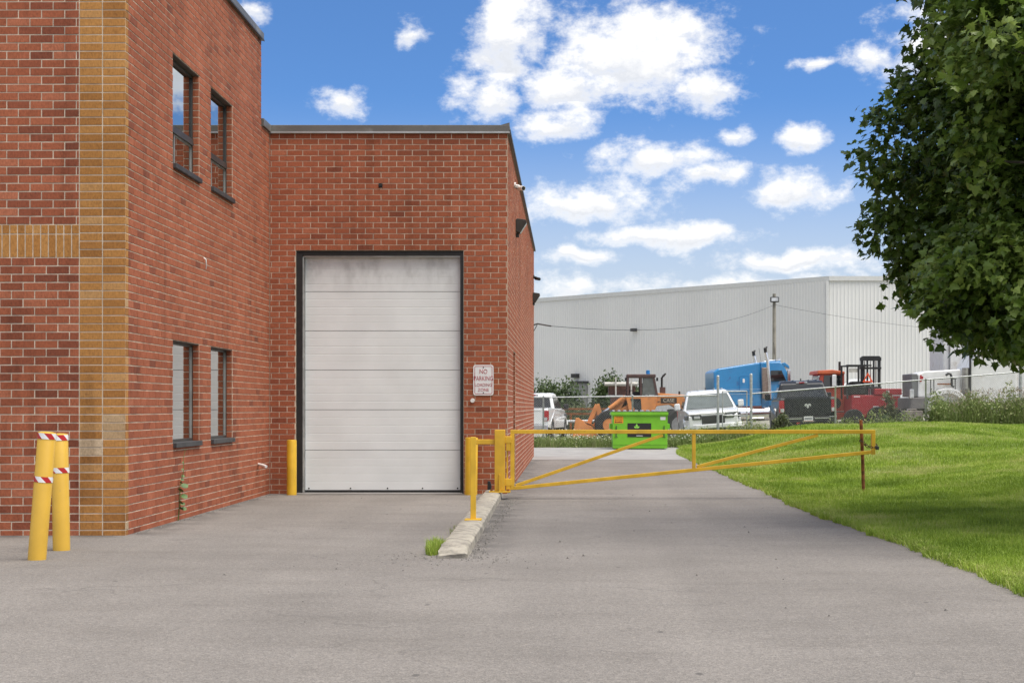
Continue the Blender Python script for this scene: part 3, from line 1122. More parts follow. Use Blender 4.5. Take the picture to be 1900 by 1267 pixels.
# swing gate -------------------------------------------------------------
GY = 21.40
gp = thing('gate_post', 'square yellow steel gate post on base plate at end of kerb', 'post', (-.973, GY, .1))
bm = B(); bx(bm, -.073, .073, -.073, .073, .02, .88); mk('post', bm, M_YEL, gp, bevel=.006)
bm = B(); bx(bm, -.15, .15, -.13, .13, -.005, .016); mk('base_plate', bm, M_YEL, gp, bevel=.004)
bm = B(); prism(bm, [(-.008, .016), (.008, .016), (.008, .24), (-.008, .26)], -.125, -.0735); mk('gusset', bm, M_YEL, gp)
for z in (.69, .09):
    bm = B(); bx(bm, .0735, .165, -.05, .05, z, z + .10); mk('hinge_lug', bm, M_YEL, gp, bevel=.006)
bm = B(); bx(bm, -.40, -.0735, -.03, .03, .675, .745); mk('brace_rail', bm, M_YEL, gp, bevel=.006)
for x in (-.12, .12):
    for y in (-.1, .1):
        bm = B(); cyl(bm, (x, y, .016), (x, y, .045), .012, 8); mk('anchor_bolt', bm, M_RUST, gp)

ga = thing('swing_gate', 'long yellow tubular steel swing gate across the driveway', 'gate', (-.824, GY, 0))
W = .055
gx1 = 5.17
def gpart(name, p0, p1, w=W):
    bm = B(); bar(bm, p0, p1, w); return mk(name, bm, M_YEL, ga, bevel=.005)
gpart('top_rail', (.0, 0, .953), (gx1, 0, .953))
gpart('hinge_stile', (.0275, 0, .925), (.0275, 0, .13), .058)
gpart('end_stile', (gx1 - .0275, 0, .925), (gx1 - .0275, 0, .63))
gpart('bottom_rail', (.057, 0, .155), (gx1 - .056, 0, .665), .05)
gpart('diagonal_brace', (.075, .004, .19), (2.16, .004, .905), .045)
gpart('middle_stile', (2.60, .002, .925), (2.60, .002, .435), .05)
gpart('diagonal_brace', (2.64, .004, .455), (4.36, .004, .905), .045)
for z in (.74, .19):
    bm = B(); bx(bm, -.062, -.001, -.045, .045, z - .06, z + .055); mk('hinge_knuckle', bm, M_YEL, ga, bevel=.008)
bm = B(); cyl(bm, (-.045, 0, .115), (-.045, 0, .86), .012, 10); mk('hinge_pin', bm, M_YEL, ga)

M_CHAIN = pmat('rusty_chain', (.09, .055, .03), .7, .4, var=.4, scale=30)
hx, hz = 4.20, float(gh(4.2, GY + .12))
bm = B(); tube(bm, [(hx + .01, GY + .12, hz - .1), (hx - .008, GY + .11, .55), (hx - .035, GY + .10, 1.12)], .025, 10)
tag(mk('latch_post', bm, M_RUST, smooth_=True), 'thin rusty steel post standing in grass behind the free end of gate', 'post')
ch = thing('lock_chain', 'rusty chain looped around the gate end and the rusty post', 'chain', (hx, GY, .8))
link_pts = []
for k in range(16):
    t_ = k / 15
    a = t_ * 2 * math.pi
    link_pts.append(Vector((.055 + .115 * math.cos(a), .03 + .12 * math.sin(a), -.02 - .05 * math.sin(a * 1.5))))
for k, p in enumerate(link_pts[:-1]):
    q = link_pts[k + 1]
    d = (q - p).normalized()
    bm = B()
    side = Vector((0, 0, 1)) if k % 2 else d.cross(Vector((0, 0, 1))).normalized()
    ring = []
    for j in range(9):
        a = 2 * math.pi * j / 8
        ring.append((p + q) / 2 + d * math.cos(a) * .032 + side * math.sin(a) * .016)
    tube(bm, ring, .005, 5)
    mk('chain_link', bm, M_CHAIN, ch)
bm = B(); bx(bm, .14, .19, -.07, -.045, -.10, -.05)
pad = mk('padlock', bm, M_DARK, ch, bevel=.006)

# brace post on the kerb
kp = thing('kerb_post', 'thin yellow post on base plate standing midway along the kerb', 'post', (-1.02, 16.15, .098))
bm = B(); bx(bm, -.029, .029, -.029, .029, .01, .885); mk('post', bm, M_YEL, kp, bevel=.005)
bm = B(); bx(bm, -.088, .088, -.09, .09, -.012, .012); mk('base_plate', bm, M_YEL, kp, bevel=.003)

# black rubber wheel stop standing against the wall behind the gate post
bm = B(); prism(bm, [(-1.20, .0), (-1.13, .0), (-1.145, .16), (-1.16, .21), (-1.20, .21)], 22.30, 22.36)
tag(mk('door_wedge', bm, M_SEAL, bevel=.01), 'small black rubber wedge leaning at wall behind the gate post', 'wedge')

# grass tuft at the broken end of the kerb, weed in the wall
M_BLADE = None


def leaf_mat(name, c0, c1, c2, trans=.25, rough=.55):
    m = bpy.data.materials.new(name)
    m.use_nodes = True
    nt = m.node_tree
    b = nt.nodes['Principled BSDF']
    at = N(nt, 'ShaderNodeAttribute', attribute_name='tone')
    c = ramp(nt, at.outputs['Fac'], [(0, c0), (.5, c1), (1, c2)])
    no = N(nt, 'ShaderNodeTexNoise'); no.inputs['Scale'].default_value = 1.1; no.inputs['Detail'].default_value = 4
    link(nt, N(nt, 'ShaderNodeNewGeometry').outputs['Position'], no.inputs['Vector'])
    c = mixc(nt, 1, c, ramp(nt, no.outputs[0], [(.3, (.8, .82, .8)), (.7, (1.16, 1.14, 1.1))]), 'MULTIPLY')
    link(nt, c, b.inputs['Base Color'])
    b.inputs['Roughness'].default_value = rough
    b.inputs['Specular IOR Level'].default_value = .35
    tr = N(nt, 'ShaderNodeBsdfTranslucent')
    link(nt, c, tr.inputs[0])
    mx = N(nt, 'ShaderNodeMixShader'); mx.inputs[0].default_value = trans
    link(nt, b.outputs[0], mx.inputs[1]); link(nt, tr.outputs[0], mx.inputs[2])
    link(nt, mx.outputs[0], nt.nodes['Material Output'].inputs[0])
    return m


M_GRASS = leaf_mat('lawn_grass', (.16, .25, .025), (.305, .42, .054), (.46, .47, .17), .35)
M_WEED = leaf_mat('wild_grass', (.11, .165, .04), (.20, .26, .08), (.34, .33, .18), .3)
M_MAPLE = leaf_mat('maple_leaf', (.048, .088, .016), (.110, .178, .030), (.225, .300, .068), .35, .33)
M_BUSH = leaf_mat('bush_leaf', (.040, .068, .024), (.078, .120, .040), (.140, .180, .070), .25)
M_BUSH2 = leaf_mat('pale_bush_leaf', (.075, .095, .040), (.130, .150, .070), (.220, .225, .120), .25)


def blades(n, px, py, pz, hgt, wid, lean=.45, tone=None):
    """n curved blades, two triangles-worth of quad + tip each; returns V, F(tri)"""
    ang = rng.uniform(0, 2 * np.pi, n)
    la = rng.uniform(0, 2 * np.pi, n)
    ln = np.abs(rng.normal(0, lean, n)) * hgt
    dx, dy = np.cos(ang) * wid / 2, np.sin(ang) * wid / 2
    b0 = np.stack([px - dx, py - dy, pz - .01], 1)
    b1 = np.stack([px + dx, py + dy, pz - .01], 1)
    mx_, my_ = np.cos(la) * ln, np.sin(la) * ln
    m0 = np.stack([px - dx * .7 + mx_ * .35, py - dy * .7 + my_ * .35, pz + hgt * .6], 1)
    m1 = np.stack([px + dx * .7 + mx_ * .35, py + dy * .7 + my_ * .35, pz + hgt * .6], 1)
    tp = np.stack([px + mx_, py + my_, pz + hgt * (1 - .25 * (ln / np.maximum(hgt, 1e-3)))], 1)
    V = np.stack([b0, b1, m0, m1, tp], 1).reshape(-1, 3)
    i = np.arange(n)[:, None] * 5
    F = np.concatenate([i + np.array([[0, 1, 3]]), i + np.array([[0, 3, 2]]), i + np.array([[2, 3, 4]])], 1).reshape(-1, 3)
    T = np.repeat(rng.uniform(0, 1, n) if tone is None else tone, 3)
    return V, F, T


n = 700
a = rng.uniform(0, 2 * np.pi, n); r_ = np.sqrt(rng.uniform(0, 1, n))
V, F, T = blades(n, -1.205 + .075 * r_ * np.cos(a), 13.6 + .38 * r_ * np.sin(a), np.zeros(n), rng.uniform(.05, .15, n), .007, .5, tone=rng.uniform(.2, .8, n))
tag(from_np('grass_tuft', V, F, M_GRASS, tone=T), 'green grass tuft growing at the broken near end of the kerb', 'grass tuft')
n = 90
t_ = rng.uniform(0, 1, n)
V, F, T = blades(n, -1.18 + rng.normal(0, .02, n), 15.1 + t_ * .9, np.zeros(n), rng.uniform(.03, .09, n), .006, .6, tone=rng.uniform(.5, 1, n))
tag(from_np('sparse_weeds', V, F, M_WEED, tone=T), 'sparse dry weeds in asphalt left of kerb near thin yellow post', 'weeds', kind='stuff')

wd = thing('wall_weed', 'leafy green weed growing up the side wall below the windows', 'weed', (XS + .01, 17.30, .10))
bm = B(); tube(bm, [(0.01, 0, -.12), (.03, .02, .12), (.02, .06, .30), (.05, .1, .46), (.03, .18, .62), (.04, .24, .72)], [.006, .006, .005, .004, .003, .002], 6)
mk('stem', bm, M_WEED, wd)
for k, (dy, dz, s) in enumerate([(-.07, .10, .06), (.10, .16, .075), (-.09, .24, .07), (.11, .28, .08), (.0, .03, .055), (.12, .02, .06), (.04, .36, .04), (.10, .40, .04), (-.01, .33, .04), (.09, .48, .03), (.17, .56, .022), (.05, .08, .05)]):
    bm = B()
    pts = [(0, 0), (.35, .28), (.45, .6), (.28, .9), (0, 1.05), (-.28, .9), (-.45, .6), (-.35, .28)]
    ax = Vector((.5, .8 * (1 if dy > 0 else -1), .3)).normalized()
    sd = ax.cross(Vector((.6, 0, .8))).normalized()
    bm.faces.new([bm.verts.new(Vector((.03, .04 + dy * .4, dz)) + ax * (v * s * 1.2) + sd * (u_ * s * 1.2)) for u_, v in pts])
    mk('leaf', bm, pmat('weed_leaf', (.06, .12, .022), .5, var=.3, scale=20), wd)

# loose grit and leaf litter along the kerb and the walls
n = 1500
px_ = np.concatenate([rng.normal(-.80, .05, 800) - rng.uniform(0, .02, 800), rng.uniform(-4.46, -4.40, 300), rng.normal(-1.0, .35, 250), rng.uniform(-3, 2.5, 150)])
py_ = np.concatenate([rng.uniform(12.9, 21.8, 800), rng.uniform(15.5, 22.5, 300), rng.normal(13.0, .35, 250), rng.uniform(9, 26, 150)])
sz_ = np.clip(rng.lognormal(-5.0, .5, n), .003, .02)
tet = np.array([(1, 0, 0), (-.5, .87, 0), (-.5, -.87, 0), (0, 0, .9)])
V = (tet[None] * sz_[:, None, None] * rng.uniform(.6, 1.3, (n, 4, 1)))
V[:, :, 0] += px_[:, None]; V[:, :, 1] += py_[:, None]; V[:, :, 2] += .001
i = np.arange(n)[:, None] * 4
F = np.concatenate([i + np.array([[0, 1, 3]]), i + np.array([[1, 2, 3]]), i + np.array([[2, 0, 3]])], 1).reshape(-1, 3)
tag(from_np('loose_grit', V.reshape(-1, 3), F, pmat('grit', (.13, .12, .11), .9, var=.5, scale=40)), 'loose dark grit scattered on asphalt along the kerb', 'grit', kind='stuff')

# ------------------------------------------------------------------ dumpster
M_LIME = pmat('lime_green_paint', (.17, .46, .022), .45, var=.07, scale=3, stain=(.12, .30, .03), stain_scale=5, stain_lo=.62, stain_hi=.75)
M_LID = pmat('black_plastic_lid', (.04, .042, .045), .55, var=.2)
DY = 46.4
dp = thing('dumpster', 'lime green steel waste dumpster with black lid standing behind the gate', 'dumpster', (2.20, DY, .006))
w2 = .835
prism_prof = [(0, .04), (1.35, .04), (1.35, 1.02), (.0, 1.10)]
bm = B()
prof = [(-w2, 0.03), (w2, 0.03), (w2 + .012, 1.05), (-w2 - .012, 1.05)]
prism(bm, prof, 0, 1.4)
mk('body', bm, M_LIME, dp)
bm = B(); bx(bm, -w2 - .06, w2 + .03, -.05, 1.42, 1.045, 1.14); mk('rim', bm, M_LIME, dp, bevel=.01)
bm = B(); bx(bm, -w2 - .05, w2 + .02, -.03, 1.4, 1.141, 1.17); mk('lid', bm, M_LID, dp, bevel=.008)
M_RIBW = pmat('pale_lid_rib', (.62, .62, .62), .5)
for k in range(10):
    x = -w2 + .03 + k * (2 * w2 - .06) / 9
    bm = B(); prism(bm, [(x - .03, 1.17), (x + .03, 1.17), (x + .01, 1.205), (x - .02, 1.205)], -.03, 1.3); mk('lid_rib', bm, M_RIBW, dp)
bm = B(); bx(bm, -w2, w2, -.012, -.001, .14, .17); mk('lower_rib', bm, M_LIME, dp)
for x in (-w2 + .1, w2 - .1):
    bm = B(); bx(bm, x - .012, x + .012, -.03, -.002, .38, .72); mk('side_handle', bm, M_DARK, dp)
    bm = B(); bx(bm, x - .05, x + .05, -.02, -.002, .372, .379); mk('handle_foot', bm, M_DARK, dp)
for s in (-1, 1):
    bm = B(); bx(bm, s * (w2 + .01), s * (w2 + .09), .2, 1.15, .62, .78); mk('fork_pocket', bm, M_LIME, dp)
    for yy_ in (.15, 1.2):
        bm = B(); lathe(bm, [(.01, -.03), (.06, -.03), (.06, .03), (.01, .03)], (s * (w2 - .12), yy_, .06), 12, 'x'); mk('caster', bm, M_DARK, dp)
bm = B(); bx(bm, -.39, .34, -.010, -.002, .375, .80); pn = mk('sign_panel', bm, pmat('black_sign', (.018, .017, .017), .4), dp)
M_LOGO = pmat('logo_green', (.25, .60, .08), .4)
for (ax, az, ang, L) in ((-.105, .655, 90, .13), (-.105, .650, 150, .10), (-.105, .650, 30, .10)):
    bm = B()
    c_, s_ = math.cos(R(ang)), math.sin(R(ang))
    pts = [(0, 0), (.35, .26), (.7, .24), (1, 0), (.7, -.24), (.35, -.26)]
    bm.faces.new([bm.verts.new((ax + L * (u_ * c_ - v_ * s_), -.0125, az + L * (u_ * s_ + v_ * c_))) for u_, v_ in pts])
    o = mk('logo_leaf', bm, M_LOGO, pn)
for (x0, x1, z) in ((-.31, -.24, .505), (-.02, .30, .500), (-.12, .08, .415)):
    bm = B(); bx(bm, x0, x1, -.0128, -.0122, z - .008, z + .008); mk('small_print', bm, pmat('sign_white', (.7, .7, .7)), pn)
bm = B(); bx(bm, -.80, -.52, -.006, -.002, .80, 1.01); st = mk('warning_sticker', bm, pmat('orange_sticker', (.75, .30, .02), .5), dp)
for z, x0, x1 in ((.975, -.74, -.56), (.905, -.77, -.55), (.85, -.77, -.55), (.828, -.77, -.55)):
    bm = B()
    x = x0
    while x < x1:
        l_ = random.uniform(.015, .05); bx(bm, x, min(x + l_, x1), -.0085, -.0062, z - .010, z + .010); x += l_ + .014
    mk('sticker_print', bm, pmat('print_dark', (.10, .02, .01), .5), st)
bm = B(); bx(bm, .62, .78, -.006, -.002, .90, 1.0); mk('white_sticker', bm, M_SIGNW, dp)

# ------------------------------------------------------------------ chain link fence
M_WIRE = pmat('fence_wire', (.34, .35, .34), .45, .3, var=.15)
FY = 49.6


def link_panel(p0, p1, h0, h1, parent, pitch=.076, t=.0017):
    """woven wire between two posts: p = (x, y, z_bottom), h = heights"""
    p0, p1 = Vector(p0), Vector(p1)
    L = (Vector((p1.x - p0.x, p1.y - p0.y, 0))).length
    H = (h0 + h1) / 2
    V, F = [], []
    c = -H
    segs = []
    while c < L:
        a = max(0, -c); b = min(H, L - c)
        if b > a:
            segs.append(((c + a, a), (c + b, b)))
            segs.append(((c + H - a, a), (c + H - b, b)) if False else ((L - c - a, a), (L - c - b, b)))
        c += pitch
    for (ua, va), (ub, vb) in segs:
        pts = []
        for u_, v_ in ((ua, va), (ub, vb)):
            f = u_ / L
            z = (p0.z + (p1.z - p0.z) * f) + v_ / H * (h0 + (h1 - h0) * f)
            pts.append(Vector((p0.x + (p1.x - p0.x) * f, p0.y + (p1.y - p0.y) * f, z)))
        d = (pts[1] - pts[0]).normalized()
        y = Vector((0, 1, 0)) * t
        s = d.cross(Vector((0, 1, 0))).normalized() * t
        b0 = len(V)
        for p in pts:
            V += [p + s, p - s, p + y]
        for k in range(3):
            j = (k + 1) % 3
            F.append((b0 + k, b0 + j, b0 + 3 + j, b0 + 3 + k))
    return from_np('wire_mesh', V, F, M_WIRE, parent)


def fence_post(parent, x, y, z0, z1, r, cap=True):
    bm = B(); lathe(bm, [(.002, z0), (r, z0), (r, z1), (r * 1.12, z1 + .005), (r * .8, z1 + .04), (.002, z1 + .05)], (x, y, 0), 14, 'z')
    return mk('post', bm, M_STEEL, parent, smooth_=True)


def fence(name, label, pts, parent_loc, r=.03, big=()):
    """pts: (x, y, z_ground, z_top)"""
    t = thing(name, label, 'fence', parent_loc)
    o = Vector(parent_loc)
    q = [(p[0] - o.x, p[1] - o.y, p[2] - o.z, p[3] - o.z) for p in pts]
    for i, p in enumerate(q):
        bigp = i in big
        fence_post(t, p[0], p[1], p[2] - .2, p[3] + (.62 if bigp else .02), .045 if bigp else r)
    for a, b in zip(q, q[1:]):
        bm = B(); cyl(bm, (a[0], a[1], a[3]), (b[0], b[1], b[3]), .021, 10); mk('top_rail', bm, M_STEEL, t, smooth_=True)
        link_panel((a[0], a[1] + .03, a[2] + .03), (b[0], b[1] + .03, b[2] + .03), a[3] - a[2] - .03, b[3] - b[2] - .03, t)
    return t


fence('chain_link_fence', 'low galvanised chain link fence behind the green dumpster', [(-6.4, FY, .0, 1.58), (-.83, FY, 0, 1.62), (2.1, FY, 0, 1.65), (4.91, FY, .04, 1.68)], (-.83, FY, 0), big=(3,))
zr = lambda x: 1.74 + (x - 6.0) * .0805
fence('chain_link_fence', 'chain link fence climbing to the right along the grass bank', [(x, FY, float(gh(x, FY)) - .02, zr(x)) for x in (6.0, 8.77, 11.74, 14.83, 18.0)], (6.0, FY, 0), big=(0,))
bm = B(); lathe(bm, [(.002, .3), (.055, .3), (.055, 2.75), (.002, 2.79)], (14.83, FY - .09, 0), 14, 'z')
tag(mk('corner_post', bm, M_STEEL, smooth_=True), 'thick galvanised corner post at right end of the chain link fence', 'post')
g2 = thing('chain_link_gate', 'narrow chain link gate leaf between two tall posts beside white truck', 'gate', (5.06, FY, 0))
bm = B()
for a, b in (((0, 0, .05), (0, 0, 1.82)), ((.80, 0, .05), (.80, 0, 1.82)), ((0, 0, 1.82), (.80, 0, 1.82)), ((0, 0, .05), (.80, 0, .05)), ((0, 0, 1.03), (.8, 0, 1.03))):
    cyl(bm, a, b, .02, 10)
mk('gate_frame', bm, M_STEEL, g2, smooth_=True)
link_panel((0, .02, .05), (.80, .02, .05), 1.77, 1.77, g2)
bm = B(); bx(bm, .60, .82, -.05, .03, .98, 1.05); mk('latch', bm, M_STEEL, g2)

# ------------------------------------------------------------------ vehicles
M_WCAR = pmat('white_car_paint', (.74, .75, .75), .3, var=.03, coat=.6, stain=(.62, .61, .58), stain_scale=3)
M_BCAR = pmat('black_car_paint', (.010, .011, .014), .3, var=.1, coat=.25, spec=.3)
M_TINT = pmat('tinted_car_glass', (.012, .014, .016), .05, var=.1, spec=.8)
M_SHADE = pmat('windscreen_glass', (.15, .175, .175), .05, .5, var=.12, scale=3)
M_TYRE = pmat('tyre_rubber', (.018, .018, .018), .85, var=.3)
M_RIM = pmat('alloy_rim', (.38, .38, .38), .35, .7, var=.1)
M_CHROME = pmat('chrome', (.80, .80, .80), .14, 1.0, var=.05)
M_RLIGHT = pmat('red_tail_lamp', (.36, .012, .018), .2, var=.15, coat=.5)
M_CLEAR = pmat('clear_lamp', (.55, .56, .57), .12, .3, var=.2)
M_BLACKP = pmat('black_plastic', (.02, .02, .02), .6, var=.2)


def wheel(parent, x, y, z, r, w, rim_mat, rim_r=None, side=-1, name='wheel'):
    rim_r = rim_r or r * .62
    bm = B()
    lathe(bm, [(rim_r * .9, -w / 2), (r * .93, -w / 2), (r, -w * .36), (r, w * .36), (r * .93, w / 2), (rim_r * .9, w / 2)], (x, y, z), 26, 'y', caps=False)
    wo_ = mk(name, bm, M_TYRE, parent, smooth_=True)
    bm = B()
    lathe(bm, [(.02, side * w * .40), (rim_r * .3, side * w * .42), (rim_r * .45, side * w * .28), (rim_r * .9, side * w * .30), (rim_r, side * w * .505), (rim_r * 1.02, side * w * .46)], (x, y, z), 20, 'y')
    mk('rim', bm, rim_mat, wo_, smooth_=True)
    return wo_


def pickup(name, label, loc, rot, paint, rim, style, group=None):
    """x forward from the tail (0) to the nose; y to its left"""
    t = thing(name, label, 'pickup truck', loc, rot, group)
    L, wr, wf, hw = 5.75, 1.15, 4.75, 1.0
    rz, ra = .40, .47
    def arc(cx):
        return [(cx - ra * math.cos(a), .42 + ra * math.sin(a)) for a in np.linspace(.12, math.pi - .12, 9)]
    belt = 1.25
    prof = [(0.03, .52)] + arc(wr) + arc(wf) + [(L - .12, .45), (L, .60), (L - .01, .98), (L - .12, 1.13), (L - .5, 1.19), (4.25, belt), (2.0, belt + .02), (1.92, 1.30), (.05, 1.30), (0, 1.22)]
    ins = lambda x, z: (.0 if z < 1.0 else .04) + .16 * min(1, max(0, (x - 5.15) / .6))
    bm = B(); prism(bm, prof, -hw, hw, ins)
    mk('body', bm, paint, t, bevel=.035, segs=3)
    cab = [(1.95, belt - .03), (2.22, 1.80), (2.40, 1.90), (3.0, 1.93), (3.45, 1.89), (4.32, belt - .05)]
    cin = lambda x, z: .06 + max(0, (z - belt)) / .65 * .19
    if style == 'cross':
        cab = [(1.95, belt - .03), (2.16, 1.72), (2.34, 1.84), (2.9, 1.90), (3.35, 1.86), (3.62, 1.76), (4.50, belt - .07)]
        cin = lambda x, z: .05 + max(0, (z - belt)) / .65 * .24
    bm = B(); prism(bm, cab, -hw, hw, cin)
    mk('cab', bm, paint, t, bevel=.04 if style != 'cross' else .09, segs=3)
    ws = lambda x, z, s, d=.006: (x, s * (hw * (1 - cin(x, z)) + d), z)
    for s in (-1, 1):
        for (a, b, c, d) in (((2.12, 1.30), (2.98, 1.30), (2.98, 1.80), (2.36, 1.80)), ((3.05, 1.30), (4.05, 1.30), (3.40, 1.80), (3.05, 1.80))):
            bm = B(); quad(bm, *[ws(x, z, s) for x, z in (a, b, c, d)]); mk('side_window', bm, M_TINT, t)
        bm = B(); box(bm, (3.98, s * 1.13, 1.36), (.16, .20, .24)); mk('mirror', bm, M_BLACKP if style == 'white' else paint, t, bevel=.04)
        bm = B(); box(bm, (3.98, s * 1.02, 1.27), (.06, .12, .05)); mk('mirror_arm', bm, M_BLACKP, t)
        bm = B(); bx(bm, 3.16, 3.34, s * .985, s * 1.012, 1.06, 1.10); mk('door_handle', bm, M_CHROME if style == 'black' else paint, t)
        for wx in (wr, wf):
            wheel(t, wx, s * .875, rz, .40, .25, rim, side=s)
        bm = B(); bx(bm, .6, 5.2, s * .35, s * .7, .33, .55); mk('underbody', bm, M_BLACKP, t)
        # tail lamps
        bm = B(); bx(bm, -.012, .16, s * .80, s * .985, .78, 1.20); tl = mk('tail_light', bm, M_RLIGHT, t, bevel=.02)
        bm = B(); bx(bm, -.018, -.0125, s * .815, s * .94, .80, .93); mk('reverse_lens', bm, M_CLEAR, tl)
        # head lamps: dark housing with a bright unit
        bm = B()
        prism_xy(bm, [(L + .022, s * .40), (L + .012, s * .68), (L - .08, s * .885), (L - .42, s * .985), (L - .42, s * .85), (L - .2, s * .4)], .885, 1.045)
        hl = mk('headlight', bm, pmat('lamp_housing', (.05, .052, .056), .15, var=.2, coat=.5), t, bevel=.012)
        bm = B()
        prism_xy(bm, [(L + .030, s * .46), (L + .022, s * .66), (L - .10, s * .66), (L - .1, s * .46)], .92, 1.01)
        mk('lamp_unit', bm, M_CLEAR, hl, bevel=.01)
    # rear glass, high brake lamp
    zz = lambda x: belt + (x - 1.965) / .255 * .55
    bm = B(); quad(bm, (2.0 - .02, -.78, 1.33), (2.0 - .02, .78, 1.33), (2.215 - .02, .68, 1.78), (2.215 - .02, -.68, 1.78)); mk('rear_window', bm, M_TINT, t)
    bm = B(); bx(bm, 2.22, 2.30, -.20, .20, 1.815, 1.875); hb = mk('brake_lamp', bm, M_CLEAR, t, bevel=.01)
    bm = B(); bx(bm, 2.212, 2.2195, -.10, .10, 1.825, 1.865); mk('red_lens', bm, M_RLIGHT, hb)
    bm = B()
    if style == 'cross':
        quad(bm, (4.42, -.84, 1.26), (4.42, .84, 1.26), (3.70, .68, 1.755), (3.70, -.68, 1.755))
    else:
        quad(bm, (4.22, -.80, 1.29), (4.22, .80, 1.29), (3.51, .70, 1.865), (3.51, -.70, 1.865))
    mk('windscreen', bm, M_SHADE, t)
    # tailgate with pressed panel, bumper and plate
    bm = B(); bx(bm, -.03, .0, -.79, .79, .66, 1.29); tg = mk('tailgate', bm, paint, t, bevel=.02)
    bm = B(); bx(bm, -.045, -.031, -.70, .70, 1.19, 1.25); mk('tailgate_lip', bm, paint, tg, bevel=.006)
    bm = B(); bx(bm, .06, 1.90, -.86, .86, 1.28, 1.312); mk('bed_cover', bm, M_BLACKP, t)
    bm = B()
    prism(bm, [(-.14, .44), (.0, .44), (.0, .63), (-.12, .63)], -.97, .97); rb = mk('rear_bumper', bm, M_CHROME if style == 'white' else M_BLACKP, t, bevel=.02)
    if style == 'black':
        bm = B()
        for p, q in (((-.97, .62), (-.72, .62)), ((-.72, .57), (-.22, .57)), ((-.20, .47), (.20, .47)), ((.22, .57), (.72, .57)), ((.72, .62), (.97, .62))):
            bx(bm, -.165, -.141, p[0], q[0], p[1] - .015, p[1] + .015)
        mk('bumper_trim', bm, M_CHROME, rb)
        # horned emblem
        bm = B()
        for s in (-1, 1):
            bm.faces.new([bm.verts.new((-.0335, s * y, 1.02 + z)) for y, z in ((0, .03), (.05, .07), (.10, .05), (.115, -.01), (.085, -.05), (.07, -.01), (.045, .01), (.04, -.07), (0, -.10))])
        mk('emblem', bm, M_CHROME, tg)
    bm = B(); bx(bm, -.175, -.166, -.155, .155, .49, .645) if style == 'black' else bx(bm, -.150, -.143, -.155, .155, .47, .62)
    pl_ = mk('licence_plate', bm, M_SIGNW, t)
    bm = B()
    for k in range(7):
        y = -.115 + k * .038
        bx(bm, -.180 if style == 'black' else -.154, -.176 if style == 'black' else -.1505, y - .012, y + .012, .535, .60)
    mk('plate_characters', bm, pmat('plate_ink', (.09, .10, .14), .5), pl_)
    bm = B(); bx(bm, -.178, -.1655, -.17, .17, .475, .488) if style == 'black' else bx(bm, -.152, -.149, -.16, .16, .462, .468)
    mk('plate_frame', bm, M_RLIGHT if style == 'black' else M_BLACKP, pl_)
    # nose
    bm = B(); bx(bm, L - .06, L + .026, -.395, .395, .70, .995); gr = mk('grille', bm, M_BLACKP, t, bevel=.02)
    bm = B(); prism_xy(bm, [(L + .04, -.46), (L + .04, .46), (L + .02, .70), (L - .10, .88), (L - .16, .84), (L - .04, .42), (L - .04, -.42), (L - .16, -.84), (L - .10, -.88), (L + .02, -.70)], 1.047, 1.085); mk('chrome_bar', bm, M_CHROME, gr)
    bm = B(); prism_xy(bm, [(L + .07, -.6), (L + .07, .6), (L - .10, .98), (L - .3, 1.0), (L - .3, -1.0), (L - .10, -.98)], .56, .715); mk('front_bumper', bm, paint, t, bevel=.03)
    bm = B(); prism_xy(bm, [(L + .05, -.62), (L + .05, .62), (L - .10, .97), (L - .3, .97), (L - .3, -.97), (L - .10, -.97)], .38, .559); mk('lower_bumper', bm, M_BLACKP, t, bevel=.02)
    bm = B()
    for y in (-.55, -.28, .28, .55):
        bx(bm, 2.5, 3.4, y - .02, y + .02, 1.925, 1.94)
    mk('roof_rib', bm, paint, t)
    bm = B(); prism(bm, [(2.55, 1.92), (2.72, 1.92), (2.58, 2.0)], -.02, .02); mk('aerial_fin', bm, M_BLACKP, t)
    return t


wp = pickup('pickup_truck', 'white pickup truck seen from behind next to the brick wall end', (-1.78, 60.5, -.04), (0, 0, R(82)), M_WCAR, M_RIM, 'white')
bp_ = pickup('pickup_truck', 'black pickup truck with ram head badge on its tailgate behind the fence', (8.30, 52.2, float(gh(8.3, 53)) + .06), (R(-1.6), 0, R(86)), M_BCAR, M_RIM, 'black')
hp = pickup('pickup_truck', 'white pickup truck facing the camera behind the narrow chain link gate', (5.20, 57.6, .02), (R(4.2), 0, R(-91.6)), M_WCAR, M_RIM, 'cross')
wp2 = pickup('pickup_truck', 'white pickup far back, roof showing right of the black forklift mast', (17.6, 76.0, float(gh(17.6, 76)) - .02), (0, 0, R(172)), M_WCAR, M_RIM, 'white')

# -- wheel loader: local x to the right, nose (bucket) to the left
M_ORG = pmat('faded_orange_paint', (.60, .225, .062), .6, var=.14, scale=3, stain=(.38, .15, .06), stain_scale=4, stain_lo=.58, stain_hi=.72)
M_BRN = pmat('brown_cab_paint', (.085, .048, .042), .6, var=.2)
M_GRIME = pmat('greasy_black', (.022, .021, .02), .7, var=.3)
ld = thing('wheel_loader', 'orange wheel loader with brown cab and raised arms behind the dumpster', 'loader', (2.39, 61.0, -.02))
bk = None
for y in (-.03, 1.98):
    bm = B()
    prism(bm, [(-2.10, .86), (-1.98, .88), (-1.62, .60), (-1.44, .54), (-1.22, .20), (-1.30, .08), (-2.24, .06), (-2.16, .5)], y, y + .035)
    mk('bucket_side', bm, M_ORG, ld, bevel=.006)
bm = B()
cur = [(-2.24, .06), (-1.32, .07), (-1.20, .20), (-1.24, .42), (-1.44, .62), (-1.75, .74), (-2.05, .84)]
for (a, b) in zip(cur, cur[1:]):
    bar(bm, (a[0], 1.0, a[1]), (b[0], 1.0, b[1]), 1.96, .03)
mk('bucket_shell', bm, M_ORG, ld)
